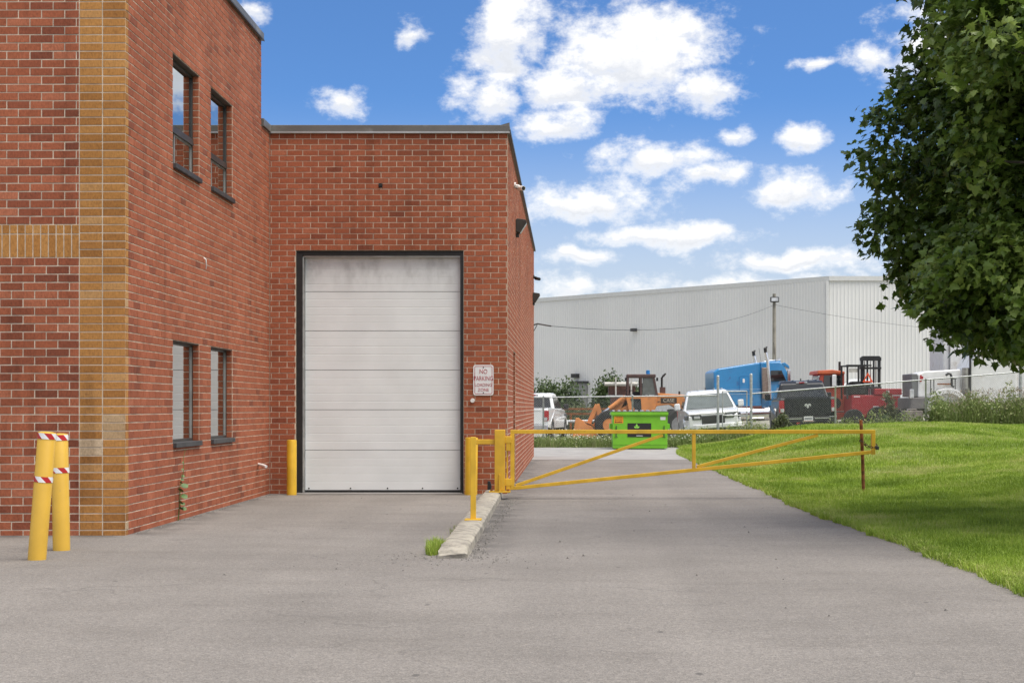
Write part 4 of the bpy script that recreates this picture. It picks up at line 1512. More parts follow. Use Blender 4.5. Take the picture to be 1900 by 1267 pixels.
for y in (.45, 1.45):
    bm = B(); bar(bm, (-1.60, y, .56), (-1.22, y, 1.42), .14, .16); mk('bucket_link', bm, M_ORG, ld, bevel=.01)
    bm = B(); bar(bm, (-1.22, y, 1.44), (-1.05, y, .78), .13, .17); mk('bell_crank', bm, M_ORG, ld, bevel=.01)
    bm = B(); bar(bm, (-1.36, y + .16, .50), (-.62, y + .16, 1.15), .12, .20); bar(bm, (-.62, y + .16, 1.15), (.02, y + .16, 1.55), .12, .22); mk('lift_arm', bm, M_ORG, ld, bevel=.01)
    bm = B(); cyl(bm, (-1.10, y, 1.00), (-.70, y, 1.28), .045, 10); mk('ram_rod', bm, M_CHROME, ld, smooth_=True)
    bm = B(); cyl(bm, (-.72, y, 1.26), (-.08, y, 1.74), .085, 12); mk('ram_barrel', bm, M_ORG, ld, smooth_=True)
bm = B(); prism(bm, [(-.55, .75), (-.30, 1.20), (-.08, 1.60), (.05, 1.60), (.02, .9), (.10, .5), (-.4, .5)], .55, 1.5); mk('front_frame', bm, M_ORG, ld, bevel=.01)
bm = B(); bx(bm, -1.0, 2.5, .62, 1.4, .45, .78); mk('chassis', bm, M_GRIME, ld)
for (x, r, rm, rr) in ((-.74, .60, M_ORG, .30), (2.10, .60, M_RIM, .38)):
    for y, s in ((.05, -1), (1.95, 1)):
        wheel(ld, x, y, r, r, .45, rm, rr, s)
bm = B(); prism(bm, [(-.06, 1.75), (1.22, 1.75), (1.10, 1.10), (.95, .98), (.10, .98)], .42, 1.58); mk('cab_base', bm, M_ORG, ld, bevel=.02)
bm = B(); prism(bm, [(.12, 1.66), (.55, 1.66), (.58, 1.15), (.34, 1.15)], .405, .418); mk('door_opening', bm, M_TINT, ld)
for (p, q) in (((-.02, 1.75), (.08, 2.56)), ((.56, 1.75), (.56, 2.56)), ((1.22, 1.75), (1.07, 2.56))):
    for y in (.48, 1.52):
        bm = B(); bar(bm, (p[0], y, p[1]), (q[0], y, q[1]), .08, .09); mk('cab_pillar', bm, M_BRN, ld)
bm = B(); bx(bm, -.02, 1.16, .42, 1.58, 2.52, 2.66); mk('cab_roof', bm, M_BRN, ld, bevel=.03)
bm = B(); bx(bm, -.02, 1.22, .44, 1.56, 1.72, 1.80); mk('cab_sill', bm, M_BRN, ld)
bm = B(); quad(bm, (.62, .46, 1.82), (1.16, .46, 1.82), (1.04, .46, 2.5), (.62, .46, 2.5)); mk('cab_glass', bm, pmat('hazy_cab_glass', (.20, .21, .20), .1, .3), ld)
bm = B(); bx(bm, .25, .62, .8, 1.2, 1.8, 1.95); bx(bm, .56, .66, .8, 1.2, 1.95, 2.3); mk('seat', bm, M_BLACKP, ld)
bm = B(); tube(bm, [(.05, 1.0, 1.78), (.12, 1.0, 1.98)], .02, 6); lathe(bm, [(.16, -.015), (.18, 0), (.16, .015)], (.13, 1.0, 2.0), 14, 'z'); mk('steering_wheel', bm, M_BLACKP, ld)
bm = B(); bx(bm, .80, .95, .9, 1.1, 2.661, 2.70); lathe(bm, [(.08, .70), (.085, .70), (.08, .82), (.02, .84)], (.87, 1.0, 2.0), 12, 'z'); mk('beacon', bm, pmat('blue_beacon', (.01, .16, .42), .3, var=.1), ld)
bm = B(); prism(bm, [(1.16, 1.90), (2.62, 1.80), (2.66, 1.35), (2.5, 1.05), (2.2, 1.10), (1.95, 1.30), (1.75, 1.42), (1.20, 1.36), (1.05, 1.02), (1.0, 1.05), (1.1, 1.5)], .50, 1.50); hd = mk('engine_hood', bm, M_ORG, ld, bevel=.02)
bm = B(); bx(bm, 1.36, 1.58, .85, 1.15, 1.86, 2.14); mk('muffler', bm, M_BRN, ld)
bm = B(); tube(bm, [(1.44, 1.0, 2.13), (1.44, 1.0, 2.52), (1.50, 1.0, 2.60), (1.60, 1.0, 2.70)], [.045, .045, .05, .03], 10); mk('exhaust_stack', bm, M_GRIME, ld, smooth_=True)
bm = B(); cyl(bm, (2.16, 1.0, 1.82), (2.16, 1.0, 1.97), .04, 8); mk('filler_cap', bm, M_GRIME, ld)
bm = B(); bx(bm, 1.36, 2.02, .488, .497, 1.48, 1.70); mk('name_plate', bm, pmat('decal_black', (.03, .018, .012), .5), hd)
text_mesh('lettering', 'CASE', .20, pmat('decal_cream', (.60, .50, .38), .5), hd, (1.69, .4845, 1.588), xs=1.0, bold=.0)
for x in (1.10, 1.24):
    bm = B(); bx(bm, x, x + .08, .492, .498, 1.52, 1.56); mk('model_mark', bm, pmat('decal_black', (.03, .018, .012), .5), hd)
for x in (.0, 1.1):
    bm = B(); box(bm, (-.06 if x == 0 else 1.22, .5, 2.45), (.08, .08, .14)); mk('work_lamp', bm, M_BLACKP, ld)

# -- long steel beams on a rack left of the loader
rk = thing('beam_rack', 'rusty steel beams on a low rack behind the loader bucket', 'rack', (.1, 68, 0))
for z in (1.22, 1.0):
    bm = B(); bx(bm, -.4, 2.4, -.1, .1, z - .05, z + .04); mk('beam', bm, M_RUST, rk)
for x in (.0, 1.1, 2.1):
    bm = B(); bx(bm, x - .05, x + .05, -.25, -.11, -.05, 1.0); mk('rack_leg', bm, M_RUST, rk)
bm = B(); cyl(bm, (-.5, -.8, .66), (2.0, -.8, .70), .06, 10)
mk('pipe', bm, M_STEEL, rk, smooth_=True)

# -- rusty pipe truck behind the loader cab
pt = thing('pipe_truck', 'rusty brown flatbed with pale pipes on its rack left of loader cab', 'truck', (1.85, 73, .0))
M_RBR = pmat('rust_brown_body', (.10, .050, .040), .8, var=.3, stain=(.16, .10, .08))
bm = B(); bx(bm, .2, 1.9, 0, 1.9, 1.45, 1.78); mk('flatbed_side', bm, M_RBR, pt)
bm = B(); bx(bm, .0, 1.9, .1, 1.8, 1.79, 1.88); mk('deck', bm, M_STEEL, pt)
bm = B(); bx(bm, .1, 1.4, .3, 1.7, 1.881, 2.32); mk('headboard', bm, M_RBR, pt)
for z, y in ((2.42, .1), (2.42, .35), (2.42, .6)):
    bm = B(); cyl(bm, (-.1, y, z), (1.5, y, z), .09, 12); mk('pipe', bm, pmat('pale_pipe', (.50, .48, .44), .6), pt, smooth_=True)
for x in (.4, 1.15):
    bm = B(); bx(bm, x, x + .07, -.05, .03, 1.88, 2.75); mk('stake', bm, pmat('pale_pipe', (.50, .48, .44), .6), pt)
bm = B(); bx(bm, .3, 1.8, .4, 1.5, .55, 1.44); mk('chassis', bm, M_GRIME, pt)
for x in (.5, 1.5):
    wheel(pt, x, .2, .48, .48, .3, M_RBR)

# -- blue highway tractor with sleeper
M_BLU = pmat('blue_truck_paint', (.010, .185, .42), .3, var=.06, coat=.6, stain=(.02, .12, .30), stain_scale=3)
M_BLUD = pmat('blue_truck_panel', (.012, .10, .27), .4, var=.06)
bt = thing('semi_truck', 'bright blue sleeper semi truck with twin tall exhaust stacks', 'truck', (6.50, 66.9, float(gh(8.5, 67)) - .03), (0, R(-1.4), R(4.5)))
roundin = lambda x, z: max(0, z - 2.45) * .30
bm = B(); prism(bm, [(.0, 1.0), (2.12, 1.0), (2.12, 2.96), (1.9, 2.96), (.22, 2.74), (.0, 2.60)], 0, 2.4, roundin); sl = mk('sleeper', bm, M_BLU, bt, bevel=.06, segs=3)
bm = B(); prism(bm, [(2.13, 1.0), (3.46, 1.0), (3.50, 2.10), (3.20, 2.82), (3.05, 3.0), (2.13, 2.99)], .06, 2.34, roundin); mk('cab', bm, M_BLU, bt, bevel=.05, segs=3)
bm = B(); prism(bm, [(3.10, 2.90), (3.20, 2.80), (3.46, 2.66), (3.44, 2.80), (3.25, 2.95)], .2, 2.2); mk('sun_visor', bm, M_BLU, bt, bevel=.02)
bm = B(); quad(bm, (3.515, .25, 2.14), (3.515, 2.15, 2.14), (3.235, 2.10, 2.80), (3.235, .30, 2.80)); mk('windscreen', bm, M_TINT, bt)
for y in (.045, 2.355):
    bm = B(); quad(bm, (2.56, y, 2.12), (3.26, y, 2.12), (3.06, y, 2.60), (2.56, y, 2.60)); mk('side_window', bm, M_TINT, bt)
bm = B(); prism(bm, [(3.47, .95), (5.22, .85), (5.28, 1.9), (5.10, 2.10), (3.47, 2.14)], .35, 2.05, lambda x, z: max(0, z - 1.8) * .2); mk('hood', bm, M_BLU, bt, bevel=.06, segs=3)
bm = B(); bx(bm, 5.285, 5.33, .55, 1.85, .8, 1.95); mk('grille', bm, M_CHROME, bt)
bm = B(); bx(bm, 5.15, 5.45, .05, 2.35, .40, .74); mk('bumper', bm, M_CHROME, bt, bevel=.03)
for y in (.1, 2.3):
    bm = B(); prism(bm, [(3.75 + .72 * math.cos(a), .62 + .72 * math.sin(a)) for a in np.linspace(0, math.pi, 10)], y - .1, y + .25); bm.verts.ensure_lookup_table(); mk('fender', bm, M_BLU, bt, bevel=.03).location.x = .65
    bm = B(); box(bm, (3.36, y + (-.16 if y < 1 else .16), 2.30), (.16, .14, .62)); mk('mirror', bm, M_CHROME, bt, bevel=.03)
    wheel(bt, 4.4, y + .1, .5, .5, .3, M_RIM, side=-1 if y < 1 else 1)
    for x in (-.45, -1.6):
        wheel(bt, x, y + .05, .5, .5, .5, M_RIM, side=-1 if y < 1 else 1)
    bm = B(); cyl(bm, (1.05, y + .05, .70), (2.5, y + .05, .70), .31, 18); mk('fuel_tank', bm, M_CHROME, bt, smooth_=True)
    for zs_ in (.38, .9):
        bm = B(); bx(bm, 1.6, 2.2, y - .25, y - .2, zs_, zs_ + .06); mk('tank_step', bm, M_CHROME, bt)
bm = B(); bx(bm, -2.2, 5.1, .75, 1.65, .60, .90); mk('chassis', bm, M_GRIME, bt)
M_SHLD = pmat('perforated_heat_shield', (.30, .24, .20), .4, .6, var=.25, scale=20)
for y, zt in ((-.10, 3.66), (2.50, 3.60)):
    bm = B(); bx(bm, 2.14, 2.42, y - .02, y + .16, 1.35, 2.74); mk('heat_shield', bm, M_SHLD, bt, bevel=.03)
    bm = B(); tube(bm, [(2.47, y, 1.30), (2.47, y, 2.0), (2.40, y, 3.05), (2.33, y, zt - .25)], .075, 12); mk('exhaust_stack', bm, M_CHROME, bt, smooth_=True)
    bm = B(); tube(bm, [(2.33, y, zt - .26), (2.31, y, zt - .08), (2.40, y, zt)], [.078, .082, .03], 12); mk('stack_tip', bm, M_GRIME, bt, smooth_=True)
o1, o2 = round_rect(.46, .72, .1), round_rect(.42, .68, .085)
bm = B()
va = [bm.verts.new((1.36 + x, -.006, 2.02 + z)) for x, z in o1]; vb = [bm.verts.new((1.36 + x, -.006, 2.02 + z)) for x, z in o2]
for k in range(len(o1)):
    j = (k + 1) % len(o1); bm.faces.new((va[k], va[j], vb[j], vb[k]))
mk('locker_door_seam', bm, M_BLUD, sl)
bm = B(); prism(bm, [(1.33 + x * .10, 2.18 + z * .18) for x, z in round_rect(1, 1, .3)], -.02, -.004); mk('locker_latch', bm, M_SIGNW, sl)
for z in (1.58, 1.68, 1.78):
    bm = B(); bx(bm, .35, 2.1, -.005, -.002, z, z + .018); mk('pin_stripe', bm, pmat('silver_stripe', (.35, .45, .55), .4), sl)
bm = B(); bx(bm, 0.02, 2.1, -.02, .06, .96, 1.05); mk('sleeper_skirt', bm, M_CHROME, sl)
for y in (.7, 1.7):
    bm = B(); lathe(bm, [(.02, 0), (.03, .35), (.09, .5)], (2.65, y, 3.06), 10, 'x'); mk('air_horn', bm, M_CHROME, bt, smooth_=True)
for x, y, l_ in ((2.9, .4, .9), (2.4, 1.2, .7)):
    bm = B(); tube(bm, [(x, y, 2.95), (x - .1, y, 2.95 + l_)], .008, 5); mk('aerial', bm, M_BLACKP, bt)

# -- old red cab truck
M_RED = pmat('faded_red_paint', (.40, .062, .035), .5, var=.14, scale=4, stain=(.27, .04, .028), stain_scale=4)
M_REDO = pmat('orange_red_roof', (.52, .115, .045), .5, var=.12, scale=4)
rt = thing('red_truck', 'old red truck cab facing left behind the black pickup', 'truck', (10.35, 62.6, float(gh(11, 62)) - .05))
bm = B(); prism(bm, [(.0, .75), (1.10, .75), (1.10, 2.30), (.12, 2.30), (.02, 1.74)], 0, 2.2, lambda x, z: max(0, z - 1.75) * .12); mk('cab', bm, M_RED, rt, bevel=.03)
bm = B(); prism(bm, [(-.03, 2.29), (1.12, 2.29), (1.10, 2.40), (.6, 2.47), (.0, 2.44)], .0, 2.2); mk('cab_roof', bm, M_REDO, rt, bevel=.03)
bm = B(); quad(bm, (.005, .2, 1.78), (.005, 2.0, 1.78), (.10, 1.95, 2.24), (.10, .25, 2.24)); mk('windscreen', bm, M_SHADE, rt)
bm = B(); quad(bm, (.20, -.012, 1.74), (.62, -.012, 1.74), (.62, .05, 2.24), (.26, .05, 2.24)); mk('side_window', bm, M_TINT, rt)
bm = B(); quad(bm, (.74, -.012, 1.74), (1.0, -.012, 1.74), (1.0, .05, 2.24), (.74, .05, 2.24)); mk('side_window', bm, M_TINT, rt)
bm = B(); bx(bm, .54, .72, -.26, -.20, 1.78, 2.26); mk('mirror', bm, M_SIGNW, rt, bevel=.03)
bm = B(); bar(bm, (.63, -.2, 1.76), (.63, .05, 1.72), .03); bar(bm, (.63, -.2, 2.27), (.63, .05, 2.3), .03); mk('mirror_arm', bm, M_DARK, rt)
bm = B(); prism(bm, [(-1.6, .8), (-.01, .75), (-.01, 1.72), (-1.5, 1.60)], .25, 1.95); mk('hood', bm, M_RED, rt, bevel=.05)
bm = B(); lathe(bm, [(.02, .10), (.16, .08), (.18, 0), (.18, -.25), (.02, -.25)], (-.25, .35, 1.95), 14, 'z'); mk('air_cleaner', bm, M_BLACKP, rt)
bm = B(); bx(bm, .6, 1.15, -.05, .9, .40, .70); mk('step_box', bm, M_RED, rt, bevel=.03)
bm = B(); cyl(bm, (.98, .5, 2.3), (.98, .5, 2.82), .05, 10); mk('exhaust_stack', bm, M_GRIME, rt)
bm = B(); lathe(bm, [(.2, -.01), (.23, -.01), (.23, .01), (.2, .01)], (.72, -.012, 1.08), 18, 'y'); mk('round_vent', bm, M_GRIME, rt)
bm = B(); bx(bm, -1.6, 3.4, .6, 1.6, .45, .74); mk('chassis', bm, M_GRIME, rt)
for x in (-.9, 1.75, 2.8):
    wheel(rt, x, .25, .48, .48, .32, M_RED)

# -- truck mounted forklift
M_MOF = pmat('crimson_paint', (.30, .022, .030), .45, var=.10, scale=4, stain=(.20, .02, .022), stain_scale=4)
M_MAST = pmat('mast_black', (.022, .022, .022), .6, var=.3)
fk = thing('forklift', 'crimson truck-mounted forklift with black mast and orange warning triangle', 'forklift', (11.22, 61.0, float(gh(12, 61)) - .06))
bm = B()
bx(bm, .20, 2.18, -.05, 1.6, .45, 1.36); mk('body', bm, M_MOF, fk, bevel=.03)
bm = B(); bx(bm, 1.13, 2.24, -.08, 1.2, 1.365, 1.62); eb = mk('engine_cover', bm, M_MOF, fk, bevel=.03)
text_mesh('lettering', '83', .15, M_SIGNW, eb, (1.66, -.084, 1.49), bold=.004)
for (x0, x1, z) in ((.30, .55, 1.28), (1.85, 2.15, 1.33), (1.45, 1.78, 1.16), (1.08, 1.30, .88)):
    bm = B(); bx(bm, x0, x1, -.056, -.051, z, z + .035); mk('pale_decal', bm, M_SIGNW, fk)
bm = B(); bx(bm, 2.16, 2.20, -.07, -.045, .95, 1.36); mk('edge_marking', bm, M_SIGNW, fk)
bm = B(); bx(bm, .10, .86, .1, 1.2, 1.365, 1.72); bx(bm, .30, .80, .3, 1.0, 1.72, 1.92); mk('engine', bm, M_GRIME, fk, bevel=.05)
for (x, y) in ((.05, .0), (.05, 1.3), (.50, .0), (.98, 1.3)):
    bm = B(); bx(bm, x - .035, x + .035, y - .035, y + .035, 1.2 if x < .1 else 1.72, 2.54); mk('guard_post', bm, M_MAST, fk)
bm = B(); bx(bm, .0, 1.02, -.05, .03, 2.53, 2.59); bx(bm, .0, 1.02, 1.26, 1.34, 2.53, 2.59); mk('guard_rail', bm, M_MAST, fk)
for y in (.15, .45, .75, 1.05):
    bm = B(); bx(bm, .03, 1.0, y - .02, y + .02, 2.54, 2.58); mk('guard_slat', bm, M_MAST, fk)
bm = B(); bx(bm, .12, .46, .0, .02, 2.28, 2.44); mk('guard_placard', bm, pmat('placard', (.5, .48, .42), .6), fk)
for x, w_ in ((.71, .10), (.93, .05), (1.19, .05), (1.41, .10)):
    bm = B(); bx(bm, x - w_ / 2, x + w_ / 2, .30, .46, 1.30, 2.88); mk('mast_rail', bm, M_MAST, fk)
bm = B(); prism(bm, [(.64, 2.76), (1.48, 2.76), (1.48, 2.88), (1.40, 2.95), (.74, 2.95), (.64, 2.88)], .28, .48); mk('mast_head', bm, M_MAST, fk)
bm = B(); bx(bm, .64, 1.48, .26, .50, 2.42, 2.50); bx(bm, .64, 1.48, .26, .50, 1.62, 1.70); mk('mast_crossbar', bm, M_MAST, fk)
for x in (.82, 1.06, 1.28):
    bm = B(); cyl(bm, (x, .38, 1.2), (x, .38, 2.75), .025, 8); mk('hydraulic_ram', bm, M_CHROME, fk, smooth_=True)
bm = B()
tri = lambda k: [(.92 + .23 * k * math.sin(a), .0, 2.02 + .25 * k * math.cos(a)) for a in (0, 2 * math.pi / 3, 4 * math.pi / 3)]
va = [bm.verts.new((x, .22, z)) for x, _, z in tri(1.08)]; vb = [bm.verts.new((x, .22, z)) for x, _, z in tri(.66)]
vc = [bm.verts.new((x, .235, z)) for x, _, z in tri(1.08)]; vd = [bm.verts.new((x, .235, z)) for x, _, z in tri(.66)]
for k in range(3):
    j = (k + 1) % 3
    bm.faces.new((va[k], va[j], vb[j], vb[k])); bm.faces.new((vc[k], vc[j], vd[j], vd[k])); bm.faces.new((va[k], va[j], vc[j], vc[k])); bm.faces.new((vb[k], vb[j], vd[j], vd[k]))
mk('warning_triangle', bm, pmat('safety_orange', (.85, .10, .02), .4), fk)
for x in (.30, 1.25, 2.0):
    wheel(fk, x, -.02 if x != 1.25 else -.12, .40 if x != 1.25 else .45, .40 if x != 1.25 else .45, .34, M_GRIME)

# -- white bonneted truck nose and the box trailer beyond it
M_WTRK = pmat('white_truck_paint', (.66, .66, .65), .4, var=.05, stain=(.50, .47, .42), stain_scale=2.5)
wt = thing('white_truck', 'white bonneted truck nose facing left behind weeds at the right', 'truck', (12.90, 56.4, float(gh(13.5, 56)) - .06))
bm = B(); prism(bm, [(.22, 1.16), (.75, 1.12), (1.0, 1.3), (1.86, 1.3), (1.86, 2.22), (.50, 2.14), (.24, 2.02)], .3, 2.0, lambda x, z: max(0, z - 1.8) * .25); hh = mk('hood', bm, M_WTRK, wt, bevel=.05, segs=3)
bm = B(); bx(bm, .0, .215, .35, 1.95, 1.18, 2.05); mk('grille', bm, pmat('grille_grey', (.20, .20, .20), .4, .5), wt, bevel=.02)
bm = B(); bx(bm, -.12, .5, .05, 2.25, .72, 1.15); mk('bumper', bm, pmat('bumper_grey', (.14, .13, .13), .6), wt, bevel=.03)
bm = B()
arcp = [(1.28 + .78 * math.cos(a), .72 + .78 * math.sin(a)) for a in np.linspace(-.1, math.pi + .1, 14)]
arci = [(1.28 + .58 * math.cos(a), .72 + .58 * math.sin(a)) for a in np.linspace(math.pi + .1, -.1, 14)]
prism(bm, arcp + arci, -.05, .5); mk('fender', bm, M_WTRK, wt, bevel=.02)
bm = B(); prism(bm, arcp, .1, .12); mk('fender_liner', bm, M_WTRK, wt)
wheel(wt, 1.28, .15, .5, .5, .32, M_RIM)
bm = B(); cyl(bm, (1.97, .15, 1.50), (1.97, .15, 2.26), .13, 16); mk('air_cleaner', bm, pmat('ribbed_steel', (.36, .34, .31), .35, .7, var=.2), wt, smooth_=True)
bm = B(); tube(bm, [(1.25, .2, 1.98), (1.33, .2, 2.05), (1.43, .2, 2.03), (1.47, .2, 1.90), (1.47, .2, 1.6), (1.55, .2, 1.55)], .045, 10); mk('intake_pipe', bm, M_DARK, wt, smooth_=True)
bm = B(); bx(bm, .30, .36, .27, .29, 1.75, 2.0); bx(bm, .36, .42, .27, .29, 1.82, 1.95); mk('red_decal', bm, M_RLIGHT, wt)
bm = B(); bx(bm, -.16, .0, -.05, .03, 1.12, 1.46); mk('headlight', bm, M_CLEAR, wt, bevel=.02)
bm = B()
for a, b in (((.68, .2, 1.1), (.68, .2, 1.85)), ((.80, .2, 1.1), (.80, .2, 1.85)), ((.68, .2, 1.85), (1.15, .2, 1.85)), ((1.45, .2, 1.85), (1.65, .2, 1.85)), ((1.60, .2, 1.45), (1.60, .2, 1.85))):
    bar(bm, a, b, .03)
mk('grab_rail', bm, M_DARK, wt)
bm = B(); box(bm, (1.20, .22, 1.66), (.52, .06, .05)); mk('hood_mirror', bm, M_RUST, wt)
bm = B(); bx(bm, .3, 2.6, .7, 1.6, .55, .95); mk('chassis', bm, M_GRIME, wt)
bm = B(); prism(bm, [(2.12, .95), (3.9, .95), (3.9, 3.0), (2.45, 3.0), (2.12, 2.25)], .15, 2.15); mk('cab', bm, M_WTRK, wt, bevel=.05)
bm = B(); bx(bm, 2.10, 2.16, .02, .12, 1.3, 2.9); mk('exhaust_stack', bm, M_DARK, wt)

tr = thing('box_trailer', 'tall white box trailer under the tree at the right edge', 'trailer', (14.6, 59.5, float(gh(15, 60)) - .05))
bm = B(); bx(bm, .45, 9.5, 0, 2.5, 1.05, 3.95); bd = mk('box_body', bm, M_WTRK, tr, bevel=.02)
for x in (.46, 2.0, 3.4, 4.8, 6.2, 7.6):
    bm = B(); bx(bm, x, x + .05, -.02, -.002, 1.06, 3.94); mk('side_post', bm, M_WTRK, bd)
bm = B(); bx(bm, .2, .44, .1, 2.4, 1.05, 3.9); mk('nose_panel', bm, M_WTRK, tr, bevel=.06)
bm = B(); bx(bm, .4, 9.4, .3, 2.2, .75, 1.04); mk('chassis', bm, M_GRIME, tr)
for x in (7.6, 8.7):
    wheel(tr, x, .2, .5, .5, .4, M_RIM)
for y in (.5, 2.0):
    bm = B(); bx(bm, 1.9, 2.0, y - .05, y + .05, -.1, .75); mk('landing_leg', bm, M_GRIME, tr)

zc = float(gh(12.2, 53.5))
bm = B(); bx(bm, -.31, .31, -.35, .35, -.1, .68); prism(bm, [(-.12, .68), (.12, .68), (.09, .75), (-.09, .75)], -.3, .3)
o = tag(mk('concrete_block', bm, pmat('weathered_block', (.21, .185, .165), .95, var=.25, bump=.5), bevel=.03), 'grey interlocking concrete block behind fence beside white truck', 'block')
o.location = (12.15, 53.4, zc)

# ------------------------------------------------------------------ warehouse
M_CLAD = pmat('pale_grey_cladding', (.66, .66, .64), .5, .0, var=.035, scale=.25)
M_CLADT = pmat('cladding_trim', (.57, .575, .56), .5, var=.04)
wh = thing('warehouse', 'huge pale grey warehouse clad in vertical corrugated metal', 'building', (16.29, 95.0, 0))
ZH = 9.25


def corrugated(p0, p1, z0, z1, pitch, depth, name):
    p0, p1 = Vector((*p0, 0)), Vector((*p1, 0))
    d = p1 - p0; L = d.length; d.normalize()
    nrm = Vector((d.y, -d.x, 0))
    if nrm.y > 0: nrm = -nrm
    V, F = [], []
    u_ = 0
    prof = []
    while u_ < L:
        prof += [(u_, 0), (u_ + pitch * .55, 0), (u_ + pitch * .68, depth), (u_ + pitch * .87, depth)]
        u_ += pitch
    for (a, t_) in prof:
        p = p0 + d * a + nrm * t_
        V += [(p.x, p.y, z0), (p.x, p.y, z1)]
    for k in range(len(prof) - 1):
        F.append((2 * k, 2 * k + 2, 2 * k + 3, 2 * k + 1))
    return from_np(name, V, F, M_CLAD, wh)


corrugated((0, 0), (-27, 27.9), -.3, ZH, .235, .022, 'wall')
corrugated((0, 0), (46, .6), -.3, ZH, .235, .022, 'wall')
bm = B()
prism_xy(bm, [(.1, -.12), (-27, 27.75), (-26, 32), (46, 32), (46, .45)], ZH - .01, ZH + .28)
mk('roof', bm, M_CLADT, wh)
bm = B(); bx(bm, -.09, .07, -.09, .03, -.2, ZH - .02); mk('corner_trim', bm, M_CLADT, wh)
bm = B(); bx(bm, 8.0, 8.3, -.16, .0, -.2, ZH - .02); mk('downspout', bm, M_CLADT, wh)
ang = math.atan2(27.9, -27)
dv = Vector((-27, 27.9, 0)).normalized(); nv = Vector((-27.9, -27, 0)).normalized()


def on_face(t_, w_, z0, z1, thick, name, mat, off=.05):
    bm = B()
    c = dv * t_ + nv * (off + thick / 2)
    box(bm, (c.x, c.y, (z0 + z1) / 2), (w_, thick, z1 - z0), Matrix.Rotation(math.atan2(dv.y, dv.x), 4, 'Z'))
    return mk(name, bm, mat, wh)


tt = .807 * 27.27
on_face(tt, 1.3, 0, 3.05, .5, 'door_porch', pmat('porch_grey', (.22, .225, .215), .7))
on_face(tt, 1.5, 3.051, 3.2, .6, 'porch_roof', M_DARK)
wl = on_face(.825 * 27.27, .55, 3.45, 3.75, .35, 'wall_light', M_DARK)
on_face(.608 * 27.27, .34, 6.65, 6.85, .35, 'wall_light', M_DARK)

# utility pole with flood lamp and slung wire
up_ = thing('utility_pole', 'slim wooden utility pole with floodlight before the warehouse corner', 'pole', (10.9, 80, 0))
bm = B(); cyl(bm, (0, 0, -.3), (0, 0, 7.3), .12, 14, .085); mk('pole', bm, pmat('weathered_pole', (.24, .225, .185), .9, var=.2, scale=3), up_, smooth_=True)
bm = B(); box(bm, (0, -.16, 6.98), (.46, .16, .28)); fl = mk('floodlight', bm, M_DARK, up_, bevel=.03)
bm = B(); box(bm, (0, -.245, 6.98), (.36, .01, .18)); mk('lens', bm, M_CLEAR, fl)
for a, b, sag, lab in (((XR + .46, 39.7, 3.43), (10.9, 80, 6.72), .55, 'thin cable slung from brick building to the utility pole'),
                       ((10.9, 80, 6.72), (34, 94.5, 5.9), .6, 'thin cable slung from utility pole to right of warehouse')):
    pts = []
    for k in range(25):
        f = k / 24
        p = Vector(a).lerp(Vector(b), f); p.z -= sag * 4 * f * (1 - f)
        pts.append(p)
    bm = B(); tube(bm, pts, .008, 5)
    tag(mk('cable', bm, M_BLACKP), lab, 'cable', 'overhead cables')

# ------------------------------------------------------------------ plants
def leaf_cards(P, Nrm, size, outline, centre, fold=.2):
    """one polygon fan per leaf: P (n,3) stalk points, Nrm (n,3) facing"""
    n = len(P)
    Nn = Nrm / np.linalg.norm(Nrm, axis=1, keepdims=True)
    rnd = rng.normal(size=(n, 3))
    rnd[:, 2] -= .9                                  # blades hang
    ax = rnd - Nn * np.sum(rnd * Nn, 1, keepdims=True)
    ax /= np.linalg.norm(ax, axis=1, keepdims=True)
    sd = np.cross(ax, Nn)
    o = np.array([centre] + outline)
    u_, v_ = o[:, 0], o[:, 1]
    w_ = -fold * np.abs(u_) - .12 * v_ * v_
    s = size[:, None, None]
    V = P[:, None, :] + s * (sd[:, None, :] * u_[None, :, None] + ax[:, None, :] * v_[None, :, None] + Nn[:, None, :] * w_[None, :, None])
    k = len(o)
    m_ = len(outline)
    f = np.array([[0, 1 + i, 1 + (i + 1) % m_] for i in range(m_)])
    F = (np.arange(n)[:, None, None] * k + f[None]).reshape(-1, 3)
    return V.reshape(-1, 3), F, m_


MAPLE = [(.0, .0), (.16, .10), (.46, .02), (.34, .22), (.58, .46), (.30, .46), (.24, .66), (.0, 1.0), (-.24, .66), (-.30, .46), (-.58, .46), (-.34, .22), (-.46, .02), (-.16, .10)]
OVAL = [(0, 0), (.26, .35), (.2, .75), (0, 1), (-.2, .75), (-.26, .35)]


def unit(n):
    v = rng.normal(size=(n, 3))
    return v / np.linalg.norm(v, axis=1, keepdims=True)


